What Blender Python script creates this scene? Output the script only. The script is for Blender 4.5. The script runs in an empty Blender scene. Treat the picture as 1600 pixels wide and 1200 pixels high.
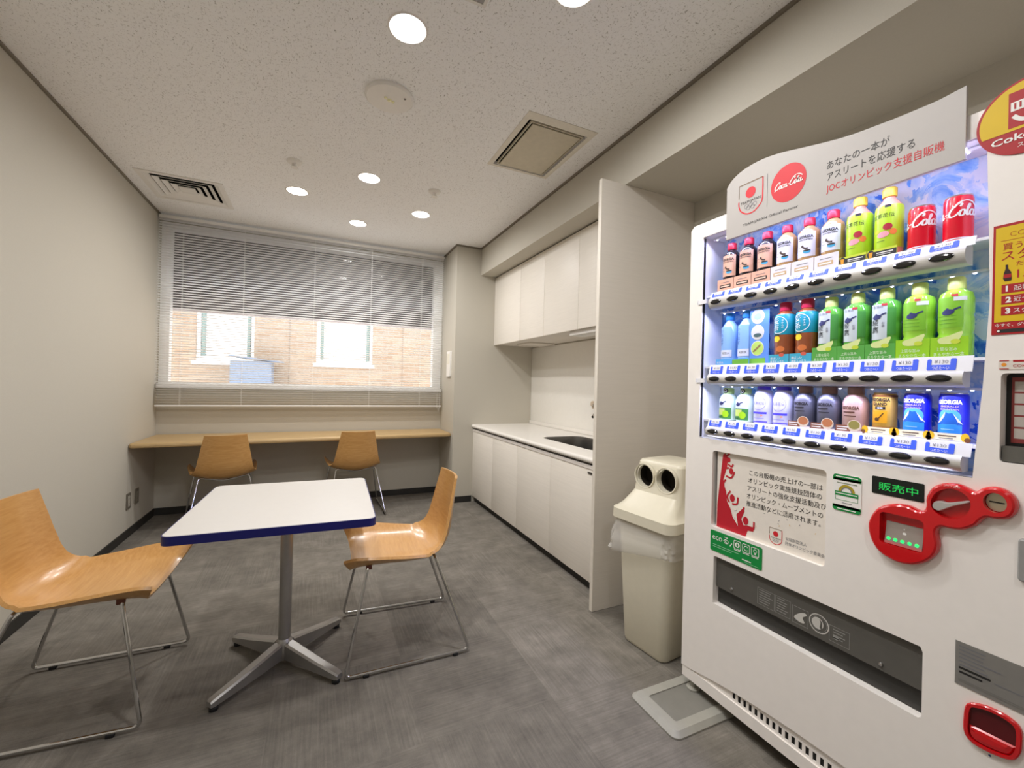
import bpy, bmesh, math, random
from mathutils import Vector, Matrix, noise
from mathutils.geometry import tessellate_polygon
S = bpy.context.scene
COL = S.collection
PI = math.pi
rnd = random.Random(7)
V = Vector

# ------------------------------------------------------------------ materials
def lin(c):
    r = []
    for x in c[:3]:
        x /= 255.0
        r.append(x/12.92 if x <= .04045 else ((x+.055)/1.055)**2.4)
    return (*r, 1.0)

def new_mat(name):
    m = bpy.data.materials.new(name); m.use_nodes = True
    nt = m.node_tree
    return m, nt, nt.nodes['Principled BSDF']

def N(nt, kind, **kw):
    n = nt.nodes.new(kind)
    for k, v in kw.items():
        if k in n.inputs: n.inputs[k].default_value = v
        else: setattr(n, k, v)
    return n

def ramp(nt, fac, stops):
    r = nt.nodes.new('ShaderNodeValToRGB')
    e = r.color_ramp.elements
    while len(e) < len(stops): e.new(.5)
    for i, (p, c) in enumerate(stops):
        e[i].position = p; e[i].color = c
    nt.links.new(fac, r.inputs['Fac'])
    return r.outputs['Color']

MATS = {}
def mat(name, rgb, rough=.5, metal=0., coat=0., var=.04, scale=30., bump=0., spec=.5, stretch=None):
    """a plain surface: its own colour with a slight procedural mottling"""
    if name in MATS: return MATS[name]
    m, nt, b = new_mat(name)
    c = lin(rgb)
    tc = N(nt, 'ShaderNodeTexCoord')
    src = tc.outputs['Object']
    if stretch:
        mp = N(nt, 'ShaderNodeMapping'); mp.inputs['Scale'].default_value = stretch
        nt.links.new(src, mp.inputs['Vector']); src = mp.outputs['Vector']
    nz = N(nt, 'ShaderNodeTexNoise', Scale=scale, Detail=4.)
    nt.links.new(src, nz.inputs['Vector'])
    lo = tuple(x*(1-var) for x in c[:3])+(1,); hi = tuple(min(1, x*(1+var)) for x in c[:3])+(1,)
    nt.links.new(ramp(nt, nz.outputs['Fac'], [(.3, lo), (.7, hi)]), b.inputs['Base Color'])
    b.inputs['Roughness'].default_value = rough
    b.inputs['Metallic'].default_value = metal
    b.inputs['Coat Weight'].default_value = coat
    b.inputs['Specular IOR Level'].default_value = spec
    if bump:
        bp = N(nt, 'ShaderNodeBump', Strength=bump, Distance=.002)
        nt.links.new(nz.outputs['Fac'], bp.inputs['Height']); nt.links.new(bp.outputs['Normal'], b.inputs['Normal'])
    MATS[name] = m
    return m

def emit(name, rgb, strength):
    if name in MATS: return MATS[name]
    m, nt, b = new_mat(name)
    b.inputs['Base Color'].default_value = lin(rgb)
    b.inputs['Emission Color'].default_value = lin(rgb)
    b.inputs['Emission Strength'].default_value = strength
    MATS[name] = m
    return m

def ink(rgb, rough=.5):
    return mat('print_%02x%02x%02x' % tuple(rgb), rgb, rough, var=.02)

def wood_mat(name, light, dark, rough, coat, sc=(3, 40, 40)):
    m, nt, b = new_mat(name)
    tc = N(nt, 'ShaderNodeTexCoord')
    mp = N(nt, 'ShaderNodeMapping'); mp.inputs['Scale'].default_value = sc
    nt.links.new(tc.outputs['Object'], mp.inputs['Vector'])
    nz = N(nt, 'ShaderNodeTexNoise', Scale=2.2, Detail=7., Roughness=.62, Distortion=.4)
    nt.links.new(mp.outputs['Vector'], nz.inputs['Vector'])
    nt.links.new(ramp(nt, nz.outputs['Fac'], [(.3, lin(dark)), (.68, lin(light))]), b.inputs['Base Color'])
    b.inputs['Roughness'].default_value = rough; b.inputs['Coat Weight'].default_value = coat
    b.inputs['Coat Roughness'].default_value = .18
    return m

def carpet_mat():
    m, nt, b = new_mat('carpet_tiles')
    L = nt.links.new
    tc = N(nt, 'ShaderNodeTexCoord')
    ck = N(nt, 'ShaderNodeTexChecker', Scale=2.0)
    ck.inputs['Color1'].default_value = (0, 0, 0, 1); ck.inputs['Color2'].default_value = (1, 1, 1, 1)
    off = N(nt, 'ShaderNodeMapping'); off.inputs['Location'].default_value = (.13, .07, .25)
    L(tc.outputs['Object'], off.inputs['Vector']); L(off.outputs['Vector'], ck.inputs['Vector'])
    def streak(sc):
        mp = N(nt, 'ShaderNodeMapping'); mp.inputs['Scale'].default_value = sc
        L(off.outputs['Vector'], mp.inputs['Vector'])
        n = N(nt, 'ShaderNodeTexNoise', Scale=1., Detail=3., Roughness=.6); L(mp.outputs['Vector'], n.inputs['Vector'])
        return n.outputs['Fac']
    mx = N(nt, 'ShaderNodeMix'); mx.data_type = 'FLOAT'
    L(ck.outputs['Fac'], mx.inputs[0]); L(streak((4, 130, 4)), mx.inputs[2]); L(streak((130, 4, 4)), mx.inputs[3])
    # one tone per tile, soft cloudy patches, fibre grain
    wn = N(nt, 'ShaderNodeTexWhiteNoise'); fl = N(nt, 'ShaderNodeVectorMath', operation='FLOOR')
    s2 = N(nt, 'ShaderNodeVectorMath', operation='SCALE'); s2.inputs['Scale'].default_value = 2.
    L(off.outputs['Vector'], s2.inputs[0]); L(s2.outputs[0], fl.inputs[0]); L(fl.outputs[0], wn.inputs['Vector'])
    cl = N(nt, 'ShaderNodeTexNoise', Scale=7., Detail=5., Roughness=.7); L(tc.outputs['Object'], cl.inputs['Vector'])
    gr = N(nt, 'ShaderNodeTexNoise', Scale=420., Detail=2.); L(tc.outputs['Object'], gr.inputs['Vector'])
    def add(a, wa, b_, wb):
        x = N(nt, 'ShaderNodeMath', operation='MULTIPLY'); L(a, x.inputs[0]); x.inputs[1].default_value = wa
        y = N(nt, 'ShaderNodeMath', operation='MULTIPLY_ADD'); L(b_, y.inputs[0]); y.inputs[1].default_value = wb; L(x.outputs[0], y.inputs[2])
        return y.outputs[0]
    a = add(mx.outputs[0], .26, cl.outputs['Fac'], .46)
    a2 = add(wn.outputs['Value'], .10, gr.outputs['Fac'], .22)
    s = N(nt, 'ShaderNodeMath', operation='ADD'); L(a, s.inputs[0]); L(a2, s.inputs[1])
    L(ramp(nt, s.outputs[0], [(.36, lin((94, 90, 84))), (.54, lin((119, 114, 106))), (.72, lin((146, 140, 131)))]), b.inputs['Base Color'])
    b.inputs['Roughness'].default_value = .95; b.inputs['Specular IOR Level'].default_value = .15
    bp = N(nt, 'ShaderNodeBump', Strength=.5, Distance=.003); L(s.outputs[0], bp.inputs['Height']); L(bp.outputs['Normal'], b.inputs['Normal'])
    return m

def ceiling_mat():
    m, nt, b = new_mat('rockwool_board'); L = nt.links.new
    tc = N(nt, 'ShaderNodeTexCoord')
    outs = []
    for sc, rot in (((190, 70, 60), .5), ((70, 190, 60), -.35), ((170, 90, 60), 1.2)):
        mp = N(nt, 'ShaderNodeMapping'); mp.inputs['Scale'].default_value = sc; mp.inputs['Rotation'].default_value = (0, 0, rot)
        L(tc.outputs['Object'], mp.inputs['Vector'])
        wz = N(nt, 'ShaderNodeTexNoise', Scale=1., Detail=2.5, Roughness=.55, Distortion=.7); L(mp.outputs['Vector'], wz.inputs['Vector'])
        r = N(nt, 'ShaderNodeMapRange'); r.inputs['From Min'].default_value = .635; r.inputs['From Max'].default_value = .72
        L(wz.outputs['Fac'], r.inputs['Value']); outs.append(r.outputs['Result'])
    m0 = N(nt, 'ShaderNodeMath', operation='MAXIMUM'); L(outs[0], m0.inputs[0]); L(outs[1], m0.inputs[1])
    mx = N(nt, 'ShaderNodeMath', operation='MAXIMUM'); L(m0.outputs[0], mx.inputs[0]); L(outs[2], mx.inputs[1])
    L(ramp(nt, mx.outputs[0], [(0, lin((250, 250, 250))), (1, lin((186, 182, 177)))]), b.inputs['Base Color'])
    b.inputs['Roughness'].default_value = .9; b.inputs['Specular IOR Level'].default_value = .2
    bp = N(nt, 'ShaderNodeBump', Strength=.6, Distance=.003, invert=True); L(mx.outputs[0], bp.inputs['Height']); L(bp.outputs['Normal'], b.inputs['Normal'])
    return m

def brick_mat():
    m, nt, b = new_mat('tan_brick'); L = nt.links.new
    tc = N(nt, 'ShaderNodeTexCoord'); mp = N(nt, 'ShaderNodeMapping')
    mp.inputs['Rotation'].default_value = (PI/2, 0, 0); L(tc.outputs['Object'], mp.inputs['Vector'])
    br = N(nt, 'ShaderNodeTexBrick', Scale=1.)
    br.inputs['Color1'].default_value = lin((160, 138, 116)); br.inputs['Color2'].default_value = lin((144, 117, 93))
    br.inputs['Mortar'].default_value = lin((158, 142, 126)); br.inputs['Mortar Size'].default_value = .008
    br.inputs['Brick Width'].default_value = .22; br.inputs['Row Height'].default_value = .07
    L(mp.outputs['Vector'], br.inputs['Vector'])
    L(br.outputs['Color'], b.inputs['Base Color']); b.inputs['Roughness'].default_value = .9
    return m

def ice_mat():
    m, nt, b = new_mat('ice_print'); L = nt.links.new
    tc = N(nt, 'ShaderNodeTexCoord')
    a = N(nt, 'ShaderNodeTexVoronoi', Scale=17.); a.inputs['Randomness'].default_value = 1.
    nz = N(nt, 'ShaderNodeTexNoise', Scale=13., Detail=4., Distortion=1.8); L(tc.outputs['Object'], nz.inputs['Vector'])
    mv = N(nt, 'ShaderNodeMix'); mv.data_type = 'VECTOR'; mv.inputs[0].default_value = .18
    L(tc.outputs['Object'], mv.inputs[4]); L(nz.outputs['Color'], mv.inputs[5]); L(mv.outputs[1], a.inputs['Vector'])
    mm = N(nt, 'ShaderNodeMath', operation='MULTIPLY_ADD'); L(a.outputs['Color'], mm.inputs[0]); mm.inputs[1].default_value = .45
    n2 = N(nt, 'ShaderNodeMath', operation='MULTIPLY'); L(nz.outputs['Fac'], n2.inputs[0]); n2.inputs[1].default_value = .72
    L(n2.outputs[0], mm.inputs[2])
    L(ramp(nt, mm.outputs[0], [(.33, lin((28, 92, 218))), (.43, lin((80, 150, 236))), (.53, lin((160, 204, 248))), (.66, lin((226, 238, 253)))]), b.inputs['Base Color'])
    b.inputs['Roughness'].default_value = .45
    return m

def clear_mat(name, rgb, alpha, rough=.1):
    """thin clear sheet: mostly see-through with a glossy skin"""
    m, nt, b = new_mat(name); L = nt.links.new
    out = nt.nodes['Material Output']
    tr = N(nt, 'ShaderNodeBsdfTransparent'); mx = N(nt, 'ShaderNodeMixShader'); mx.inputs[0].default_value = alpha
    b.inputs['Base Color'].default_value = lin(rgb); b.inputs['Roughness'].default_value = rough
    L(tr.outputs[0], mx.inputs[1]); L(b.outputs[0], mx.inputs[2]); L(mx.outputs[0], out.inputs['Surface'])
    return m

M_wall = mat('painted_wall', (193, 188, 176), .85, var=.015, scale=180, bump=.08, spec=.25)
M_ceil = ceiling_mat()
M_carpet = carpet_mat()
M_base = mat('dark_baseboard', (42, 40, 37), .6)
M_gap = mat('shadow_gap_grey', (126, 118, 106), .7)
M_white = mat('white_enamel', (236, 233, 228), .38, var=.01)
M_frame = mat('window_frame_white', (248, 248, 247), .45, var=.01)
M_slat = mat('blind_slat', (244, 243, 241), .5, var=.01)
M_screen = mat('screen_fabric', (70, 63, 66), .9, scale=400)
M_lam = mat('pale_laminate', (216, 209, 199), .5, var=.025, scale=3., stretch=(1.5, 1.5, 45))
M_lamv = mat('pale_laminate_door_lit', (236, 230, 220), .45, var=.025, scale=3., stretch=(1.5, 1.5, 45))  # same laminate as M_lam, lightened to paint in the stronger light on the doors
M_top = mat('white_worktop', (235, 231, 224), .3, var=.015)
M_alu = mat('satin_aluminium', (200, 199, 197), .35, metal=.9)
M_silver = mat('silver_paint', (170, 168, 165), .38, metal=.75)
M_chrome = mat('chrome', (205, 205, 205), .12, metal=1.)
M_steel = mat('sink_steel', (120, 118, 114), .35, metal=.85)
M_wood = wood_mat('beech_plywood', (204, 157, 96), (188, 138, 76), .32, .35)
M_ply = mat('plywood_edge', (150, 98, 46), .5, scale=120)
M_desk = wood_mat('desk_wood', (190, 162, 116), (178, 148, 102), .45, .1)
M_table = mat('white_laminate', (196, 192, 186), .42, var=.01)
M_blue = mat('blue_edge_band', (16, 18, 96), .4)
M_black = mat('black_rubber', (22, 22, 24), .6)
M_bin = mat('beige_plastic', (220, 214, 194), .36, var=.015)
M_hole = mat('dark_bin_inside', (30, 22, 10), .8)
M_tray = mat('grey_plastic', (162, 160, 151), .5)
M_trayd = mat('grey_plastic_flat', (128, 126, 119), .55)
M_red = mat('red_gloss', (205, 12, 22), .18, coat=.5, var=.02)
M_dark = mat('dark_smoke', (92, 90, 85), .3)
M_darker = mat('black_recess', (18, 18, 18), .5)
M_ice = ice_mat()
M_lit = mat('white_liner', (236, 236, 240), .4, var=.01)
M_glass = clear_mat('window_glass', (255, 255, 255), .05, .02)
M_bag = clear_mat('clear_film', (236, 234, 230), .36, .08)
M_led = emit('led_white', (226, 228, 255), 6.)
M_lamp = emit('lamp_diffuser', (255, 246, 230), 14.)
M_green_led = emit('green_led', (30, 225, 90), 2.2)
M_green_txt = emit('green_dot_matrix', (30, 190, 80), .55)

# ------------------------------------------------------------------ mesh builder
def rrect(x0, y0, x1, y1, r, n=5):
    r = min(r, (x1-x0)/2-1e-6, (y1-y0)/2-1e-6); p = []
    for cx, cy, a in ((x1-r, y0+r, -90), (x1-r, y1-r, 0), (x0+r, y1-r, 90), (x0+r, y0+r, 180)):
        for i in range(n+1):
            t = math.radians(a+90*i/n); p.append((cx+r*math.cos(t), cy+r*math.sin(t)))
    return p
def ell(cx, cy, rx, ry, n=28, rot=0):
    c, s = math.cos(rot), math.sin(rot)
    return [(cx+rx*math.cos(t)*c-ry*math.sin(t)*s, cy+rx*math.cos(t)*s+ry*math.sin(t)*c) for t in (2*PI*i/n for i in range(n))]
def rect(x0, y0, x1, y1): return [(x0, y0), (x1, y0), (x1, y1), (x0, y1)]
def catmull(pts, closed=False, n=5):
    out = []; m = len(pts); P = [V(p) for p in pts]
    for i in range(m if closed else m-1):
        if closed: a, b, c, d = P[i-1], P[i], P[(i+1) % m], P[(i+2) % m]
        else: a, b, c, d = P[max(i-1, 0)], P[i], P[i+1], P[min(i+2, m-1)]
        for k in range(n):
            t = k/n
            out.append(.5*((2*b)+(c-a)*t+(2*a-5*b+4*c-d)*t*t+(3*b-a-3*c+d)*t**3))
    if not closed: out.append(P[-1])
    return [tuple(o) for o in out]
def ccw(loop):
    a = sum(p[0]*q[1]-q[0]*p[1] for p, q in zip(loop, loop[1:]+loop[:1]))
    return list(loop) if a > 0 else list(loop)[::-1]
def inset(loop, d):
    n = len(loop); out = []
    for i in range(n):
        a, b, c = V(loop[i-1]), V(loop[i]), V(loop[(i+1) % n])
        e1 = (b-a); e2 = (c-b)
        n1 = V((-e1.y, e1.x)); n2 = V((-e2.y, e2.x))
        if n1.length: n1.normalize()
        if n2.length: n2.normalize()
        m = n1+n2
        if m.length < 1e-9: m = n1
        m.normalize(); k = max(.5, m.dot(n1))
        o = b+m*(d/k); out.append((o.x, o.y))
    return out

class MB:
    def __init__(s): s.v = []; s.f = []; s.fm = []; s.mats = []
    def mi(s, m):
        if m not in s.mats: s.mats.append(m)
        return s.mats.index(m)
    def add(s, vs, fs, m):
        o = len(s.v); k = s.mi(m)
        s.v += [V(p) for p in vs]
        for f in fs: s.f.append([i+o for i in f]); s.fm.append(k)
    def box(s, a, b, m):
        x0, y0, z0 = a; x1, y1, z1 = b
        s.add([(x0, y0, z0), (x1, y0, z0), (x1, y1, z0), (x0, y1, z0), (x0, y0, z1), (x1, y0, z1), (x1, y1, z1), (x0, y1, z1)],
              [(0, 3, 2, 1), (4, 5, 6, 7), (0, 1, 5, 4), (1, 2, 6, 5), (2, 3, 7, 6), (3, 0, 4, 7)], m)
    def rbox(s, a, b, m, r=.004, seg=2):
        bm = bmesh.new(); bmesh.ops.create_cube(bm, size=1)
        a, b = V(a), V(b)
        for v in bm.verts: v.co = V((a[i]+(v.co[i]+.5)*(b[i]-a[i]) for i in range(3)))
        bmesh.ops.bevel(bm, geom=bm.edges[:], offset=r, segments=seg, profile=.5, affect='EDGES')
        bm.verts.index_update()
        s.add([v.co for v in bm.verts], [[v.index for v in f.verts] for f in bm.faces], m); bm.free()
    def lathe(s, prof, c, m, seg=28, sx=1., sy=1., axis='z'):
        vs = []; fs = []; c = V(c)
        for r, z in prof:
            for i in range(seg):
                t = 2*PI*i/seg
                p = V((r*math.cos(t)*sx, r*math.sin(t)*sy, z))
                if axis == 'x': p = V((p.z, p.x, p.y))
                elif axis == 'y': p = V((p.x, p.z, p.y))
                vs.append(c+p)
        n = len(prof)
        for j in range(n-1):
            for i in range(seg):
                k = (i+1) % seg
                fs.append((j*seg+i, j*seg+k, (j+1)*seg+k, (j+1)*seg+i))
        if prof[0][0] > 1e-6: fs.append(tuple(range(seg))[::-1])
        if prof[-1][0] > 1e-6: fs.append(tuple((n-1)*seg+i for i in range(seg)))
        s.add(vs, fs, m)
    def loft(s, rings, m, cap0=True, cap1=True):
        n = len(rings[0]); vs = [p for r in rings for p in r]; fs = []
        for j in range(len(rings)-1):
            for i in range(n):
                k = (i+1) % n
                fs.append((j*n+i, j*n+k, (j+1)*n+k, (j+1)*n+i))
        if cap0: fs.append(tuple(range(n))[::-1])
        if cap1: fs.append(tuple((len(rings)-1)*n+i for i in range(n)))
        s.add(vs, fs, m)
    def tube(s, path, r, m, seg=10, closed=False):
        P = [V(p) for p in path]; n = len(P); rings = []; up = None
        for i in range(n):
            if closed: t = (P[(i+1) % n]-P[i-1])
            else: t = P[min(i+1, n-1)]-P[max(i-1, 0)]
            t.normalize()
            if up is None:
                up = t.orthogonal().normalized()
            else:
                up = (up-t*up.dot(t))
                up = up.normalized() if up.length > 1e-6 else t.orthogonal().normalized()
            w = t.cross(up)
            rr = r[i] if isinstance(r, (list, tuple)) else r
            rings.append([P[i]+(up*math.cos(a)+w*math.sin(a))*rr for a in (2*PI*k/seg for k in range(seg))])
        if closed:
            # close with the best matching roll
            a0 = rings[0][0]; k0 = min(range(seg), key=lambda k: (rings[-1][k]-a0).length)
            last = [rings[0][(i-k0) % seg] for i in range(seg)]
            rings.append(last)
        s.loft(rings, m, not closed, not closed)
    def poly(s, loops, fr, h, m):
        pts = [V((p[0], p[1], 0)) for l in loops for p in l]
        tris = tessellate_polygon([[V((p[0], p[1], 0)) for p in l] for l in loops])
        if getattr(fr, 'curved', False):
            # follow the round surface: split long triangles before wrapping them
            work = [[pts[i] for i in t] for t in tris]; done = []
            while work:
                t = work.pop(); e = [(t[i]-t[i-1]).length for i in range(3)]; k = e.index(max(e))
                if e[k] < .005: done.append(t); continue
                a, b_, c = t[k-1], t[k], t[(k+1) % 3]; mid = (a+b_)/2
                work += [[a, mid, c], [mid, b_, c]]
            s.add([fr(q.x, q.y, h) for t in done for q in t], [(3*i, 3*i+1, 3*i+2) for i in range(len(done))], m); return
        s.add([fr(p.x, p.y, h) for p in pts], tris, m)
    def plate(s, loops, fr, h0, h1, m, side=None, back=True):
        s.poly(loops, fr, h1, m)
        if back: s.poly(loops, fr, h0, m)
        for l in loops:
            n = len(l); vs = [fr(p[0], p[1], h0) for p in l]+[fr(p[0], p[1], h1) for p in l]
            s.add(vs, [(i, (i+1) % n, n+(i+1) % n, n+i) for i in range(n)], side or m)
    def pillow(s, loop, steps, fr, m, holes=(), hole_h=None, floor=None):
        """a raised pad: rings (inset, height) from the outside in, holes sunk to hole_h"""
        loop = ccw(loop); rings = [inset(loop, d) for d, h in steps]; n = len(loop)
        for (ra, (da, ha)), (rb, (db, hb)) in zip(zip(rings, steps), list(zip(rings, steps))[1:]):
            s.add([fr(p[0], p[1], ha) for p in ra]+[fr(p[0], p[1], hb) for p in rb],
                  [(i, (i+1) % n, n+(i+1) % n, n+i) for i in range(n)], m)
        H = steps[-1][1]
        s.poly([rings[-1]]+[list(h) for h in holes], fr, H, m)
        for h in holes:
            k = len(h); s.add([fr(p[0], p[1], H) for p in h]+[fr(p[0], p[1], hole_h) for p in h],
                              [(i, (i+1) % k, k+(i+1) % k, k+i) for i in range(k)], m)
            s.poly([list(h)], fr, hole_h, floor or m)
    def stroke(s, pts, w, fr, h, m, smooth=4):
        if smooth: pts = catmull(pts, False, smooth)
        n = len(pts); L = []; R = []
        for i in range(n):
            a, b = V(pts[max(i-1, 0)][:2]), V(pts[min(i+1, n-1)][:2]); t = (b-a)
            t = t.normalized() if t.length else V((1, 0)); q = V((-t.y, t.x))
            ww = w
            if callable(w): ww = w(i/(n-1), t)
            p = V(pts[i][:2]); L.append(p+q*ww/2); R.append(p-q*ww/2)
        s.add([fr(p.x, p.y, h) for p in L]+[fr(p.x, p.y, h) for p in R], [(i, i+1, n+i+1, n+i) for i in range(n-1)], m)
    def ring(s, cx, cy, r0, r1, fr, h, m, n=24, a0=0, a1=2*PI, sy=1):
        vs = []; fs = []
        for i in range(n+1):
            t = a0+(a1-a0)*i/n
            vs += [fr(cx+r0*math.cos(t), cy+r0*math.sin(t)*sy, h), fr(cx+r1*math.cos(t), cy+r1*math.sin(t)*sy, h)]
        for i in range(n): fs.append((2*i, 2*i+1, 2*i+3, 2*i+2))
        s.add(vs, fs, m)
    def text(s, body, x, y, size, fr, h, m, width=None, align='L', bold=0., shear=0., vertical=False):
        """lettering set in the built-in font; y is the baseline, size the em; width squeezes the line to fit"""
        if vertical:
            for i, ch in enumerate(body): s.text(ch, x, y-i*size*1.02, size, fr, h, m, align='C', bold=bold)
            return
        vs, ps = glyphs(body, bold)
        if not vs: return
        x0 = min(p[0] for p in vs); x1 = max(p[0] for p in vs)
        k = size if width is None else width/(x1-x0)
        ox = {'L': 0, 'C': -(x1-x0)/2, 'R': -(x1-x0)}[align]
        s.add([fr(x+((p[0]-x0)+ox)*k+p[1]*size*shear, y+p[1]*size, h) for p in vs], ps, m)
    def build(s, name, parent=None, world=False, smooth=35, recalc=True, mods=None):
        me = bpy.data.meshes.new(name)
        vs = s.v
        if world and parent is not None:
            inv = MW[parent.name].inverted(); vs = [inv @ p for p in vs]
        me.from_pydata([tuple(p) for p in vs], [], s.f); me.update()
        for m in s.mats: me.materials.append(m)
        me.polygons.foreach_set('material_index', s.fm)
        if recalc:
            bm = bmesh.new(); bm.from_mesh(me); bmesh.ops.recalc_face_normals(bm, faces=bm.faces[:]); bm.to_mesh(me); bm.free()
        if smooth:
            me.polygons.foreach_set('use_smooth', [True]*len(me.polygons)); me.set_sharp_from_angle(angle=math.radians(smooth))
        me.update()
        o = bpy.data.objects.new(name, me); COL.objects.link(o)
        if parent is not None:
            o.parent = parent; MW[o.name] = MW[parent.name].copy()
        else: MW[o.name] = Matrix()
        return o

GL = {}
def glyphs(body, bold):
    if any(ord(c) > 0x2fff for c in body): bold = min(bold, 0.)      # ideographs stay at their own weight
    key = (body, round(bold, 4))
    if key in GL: return GL[key]
    c = bpy.data.curves.new('lettering_source', 'FONT'); c.body = body; c.size = 1; c.resolution_u = 2; c.offset = bold
    o = bpy.data.objects.new('lettering_source', c)
    me = bpy.data.meshes.new_from_object(o)
    r = ([(v.co.x, v.co.y) for v in me.vertices], [list(p.vertices) for p in me.polygons])
    bpy.data.objects.remove(o); bpy.data.meshes.remove(me); bpy.data.curves.remove(c)
    GL[key] = r
    return r

MW = {}
def tag(o, label=None, cat=None, group=None, kind=None):
    if label: o['label'] = label
    if cat: o['category'] = cat
    if group: o['group'] = group
    if kind: o['kind'] = kind
    return o
def thing(name, label, cat, loc=(0, 0, 0), rz=0., group=None):
    o = bpy.data.objects.new(name, None); COL.objects.link(o)
    o.empty_display_size = .05
    o.location = loc; o.rotation_euler = (0, 0, rz)
    MW[o.name] = Matrix.Translation(V(loc)) @ Matrix.Rotation(rz, 4, 'Z')
    return tag(o, label, cat, group)
def struct(o, label=None):
    o['kind'] = 'structure'
    if label: o['label'] = label; o['category'] = 'room'
    return o
def dup(root, loc, rz, label, group=None):
    r = root.copy(); COL.objects.link(r); r.location = loc; r.rotation_euler = (0, 0, rz); r['label'] = label
    if group: r['group'] = group
    MW[r.name] = Matrix.Translation(V(loc)) @ Matrix.Rotation(rz, 4, 'Z')
    for ch in list(root.children):
        c = ch.copy(); COL.objects.link(c); c.parent = r
        for g in list(ch.children):
            d = g.copy(); COL.objects.link(d); d.parent = c
    return r
def lamp(name, loc, size, power, rgb, parent=None, rot=(0, 0, 0), shape='DISK', size_y=None, spread=PI):
    l = bpy.data.lights.new(name, 'AREA'); l.shape = shape; l.size = size
    if size_y: l.size_y = size_y
    l.energy = power; l.color = lin(rgb)[:3]; l.spread = spread
    o = bpy.data.objects.new(name, l); COL.objects.link(o)
    o.location = loc; o.rotation_euler = rot
    if parent is not None:
        o.parent = parent; o.location = MW[parent.name].inverted() @ V(loc)
    return o

# ------------------------------------------------------------------ room numbers (metres; camera over the origin)
XL, YW, ZC = -1.265, 4.70, 2.635
XC, YC = 1.28, 4.20                 # left face and front face of the wall return
XB, ZB = 1.545, 2.352               # beam front face and underside
XK, XN = 2.17, 2.07                 # kitchen back wall and niche back wall
YP = 1.91                           # near face of the tall side panel
YE = -1.7                           # entrance end
flat_up = lambda u, v, h: V((u, v, h))

# ------------------------------------------------------------------ structure
b = MB(); b.box((XL-.2, YE-.2, -.12), (2.6, YW+.2, 0), M_carpet); struct(b.build('floor'), 'grey carpet tile floor')
b = MB(); b.box((XL-.15, YE-.15, 0), (XL, YW+.15, 2.95), M_wall); struct(b.build('wall_left'), 'plain off-white wall opposite the vending machine')
b = MB()
WX0, WX1, WZ0, WZ1 = XL+.005, XC-.005, 1.15, 2.585
fw = lambda u, v, h: V((u, YW+h, v))
b.plate([rect(XL, 0, XC, 2.95), rect(WX0, WZ0, WX1, WZ1)], fw, 0, .2, M_wall)
struct(b.build('wall_window'), 'off-white wall that holds the window')
b = MB(); b.box((XC, YC, 0), (XK+.2, YW+.2, 2.95), M_wall); struct(b.build('wall_return'), 'boxed-out wall corner between window and kitchenette')
b = MB(); b.box((XK, YP, 0), (XK+.2, YC, 2.95), M_wall)
b.box((XN, YE, 0), (XN+.2, YP, 2.95), M_wall); struct(b.build('wall_right'), 'wall behind the kitchenette and vending machine')
b = MB(); b.box((XL-.15, YE-.15, 0), (XN+.2, YE, 2.95), M_wall); struct(b.build('wall_rear'), 'wall at the entrance end')
b = MB(); b.box((XB, YE, ZB), (XN+.2, YC, 2.95), M_wall); b.box((XN+.1, YP, ZB), (XK+.1, YC, 2.95), M_wall); struct(b.build('trim_beam'), 'lowered beam over the kitchenette and vending machine')

LIGHTS = [(.303, 1.74), (.806, 1.30), (-.160, 3.60), (.306, 3.13), (.772, 3.60), (.312, 4.07), (-.2, 1.30), (.3, .85), (.3, -.6)]
VENT = (-.910, 3.985, .235)
HATCH = (1.0, 2.035, 1.368, 2.55)
loops = [rect(XL-.1, YE-.1, XB+.02, YC+.05) + []]
loops = [[(XL-.1, YE-.1), (XB+.02, YE-.1), (XB+.02, YC+.02), (XC+.02, YC+.02), (XC+.02, YW+.1), (XL-.1, YW+.1)]]
for x, y in LIGHTS: loops.append(ell(x, y, .068, .068, 32))
loops.append(rect(VENT[0]-VENT[2], VENT[1]-VENT[2], VENT[0]+VENT[2], VENT[1]+VENT[2]))
loops.append(rect(*HATCH))
b = MB(); b.plate(loops, flat_up, ZC, ZC+.02, M_ceil); b.box((XL-.15, YE-.15, 2.93), (XK+.2, YW+.2, 3.0), M_wall)
struct(b.build('ceiling', smooth=0), 'speckled mineral board ceiling')

def bar(name, a, c, m, label): q = MB(); q.box(a, c, m); return struct(q.build(name), label)
bh = .062
bar('baseboard_left', (XL, YE, 0), (XL+.008, YW, bh), M_base, 'black baseboard along the plain wall')
bar('baseboard_window', (XL+.008, YW-.008, 0), (XC-.008, YW, bh), M_base, 'black baseboard under the wall desk')
q = MB(); q.box((XC-.008, YC-.008, 0), (XC, YW, bh), M_base); q.box((XC, YC-.008, 0), (1.49, YC, bh), M_base)
struct(q.build('baseboard_return'), 'black baseboard round the wall corner')
tz = ZC-.014  # grey strips stand in for the shade of the gap along the ceiling edge
bar('trim_shadow_gap_1', (XL, YE, tz), (XL+.012, YW, ZC-.0005), M_gap, 'grey strip standing for the ceiling shadow gap over the plain wall')
bar('trim_shadow_gap_2', (XL+.012, YW-.012, tz-.008), (XC-.012, YW, ZC-.0005), mat('shadow_gap_dark', (92, 88, 82), .7), 'grey strip standing for the ceiling shadow gap over the window')
q = MB(); q.box((XC-.012, YC-.012, tz), (XC, YW-.012, ZC-.0005), M_gap); q.box((XC, YC-.012, tz), (XB-.012, YC, ZC-.0005), M_gap)
struct(q.build('trim_shadow_gap_3'), 'grey strip standing for the ceiling shadow gap round the wall corner')
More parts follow.
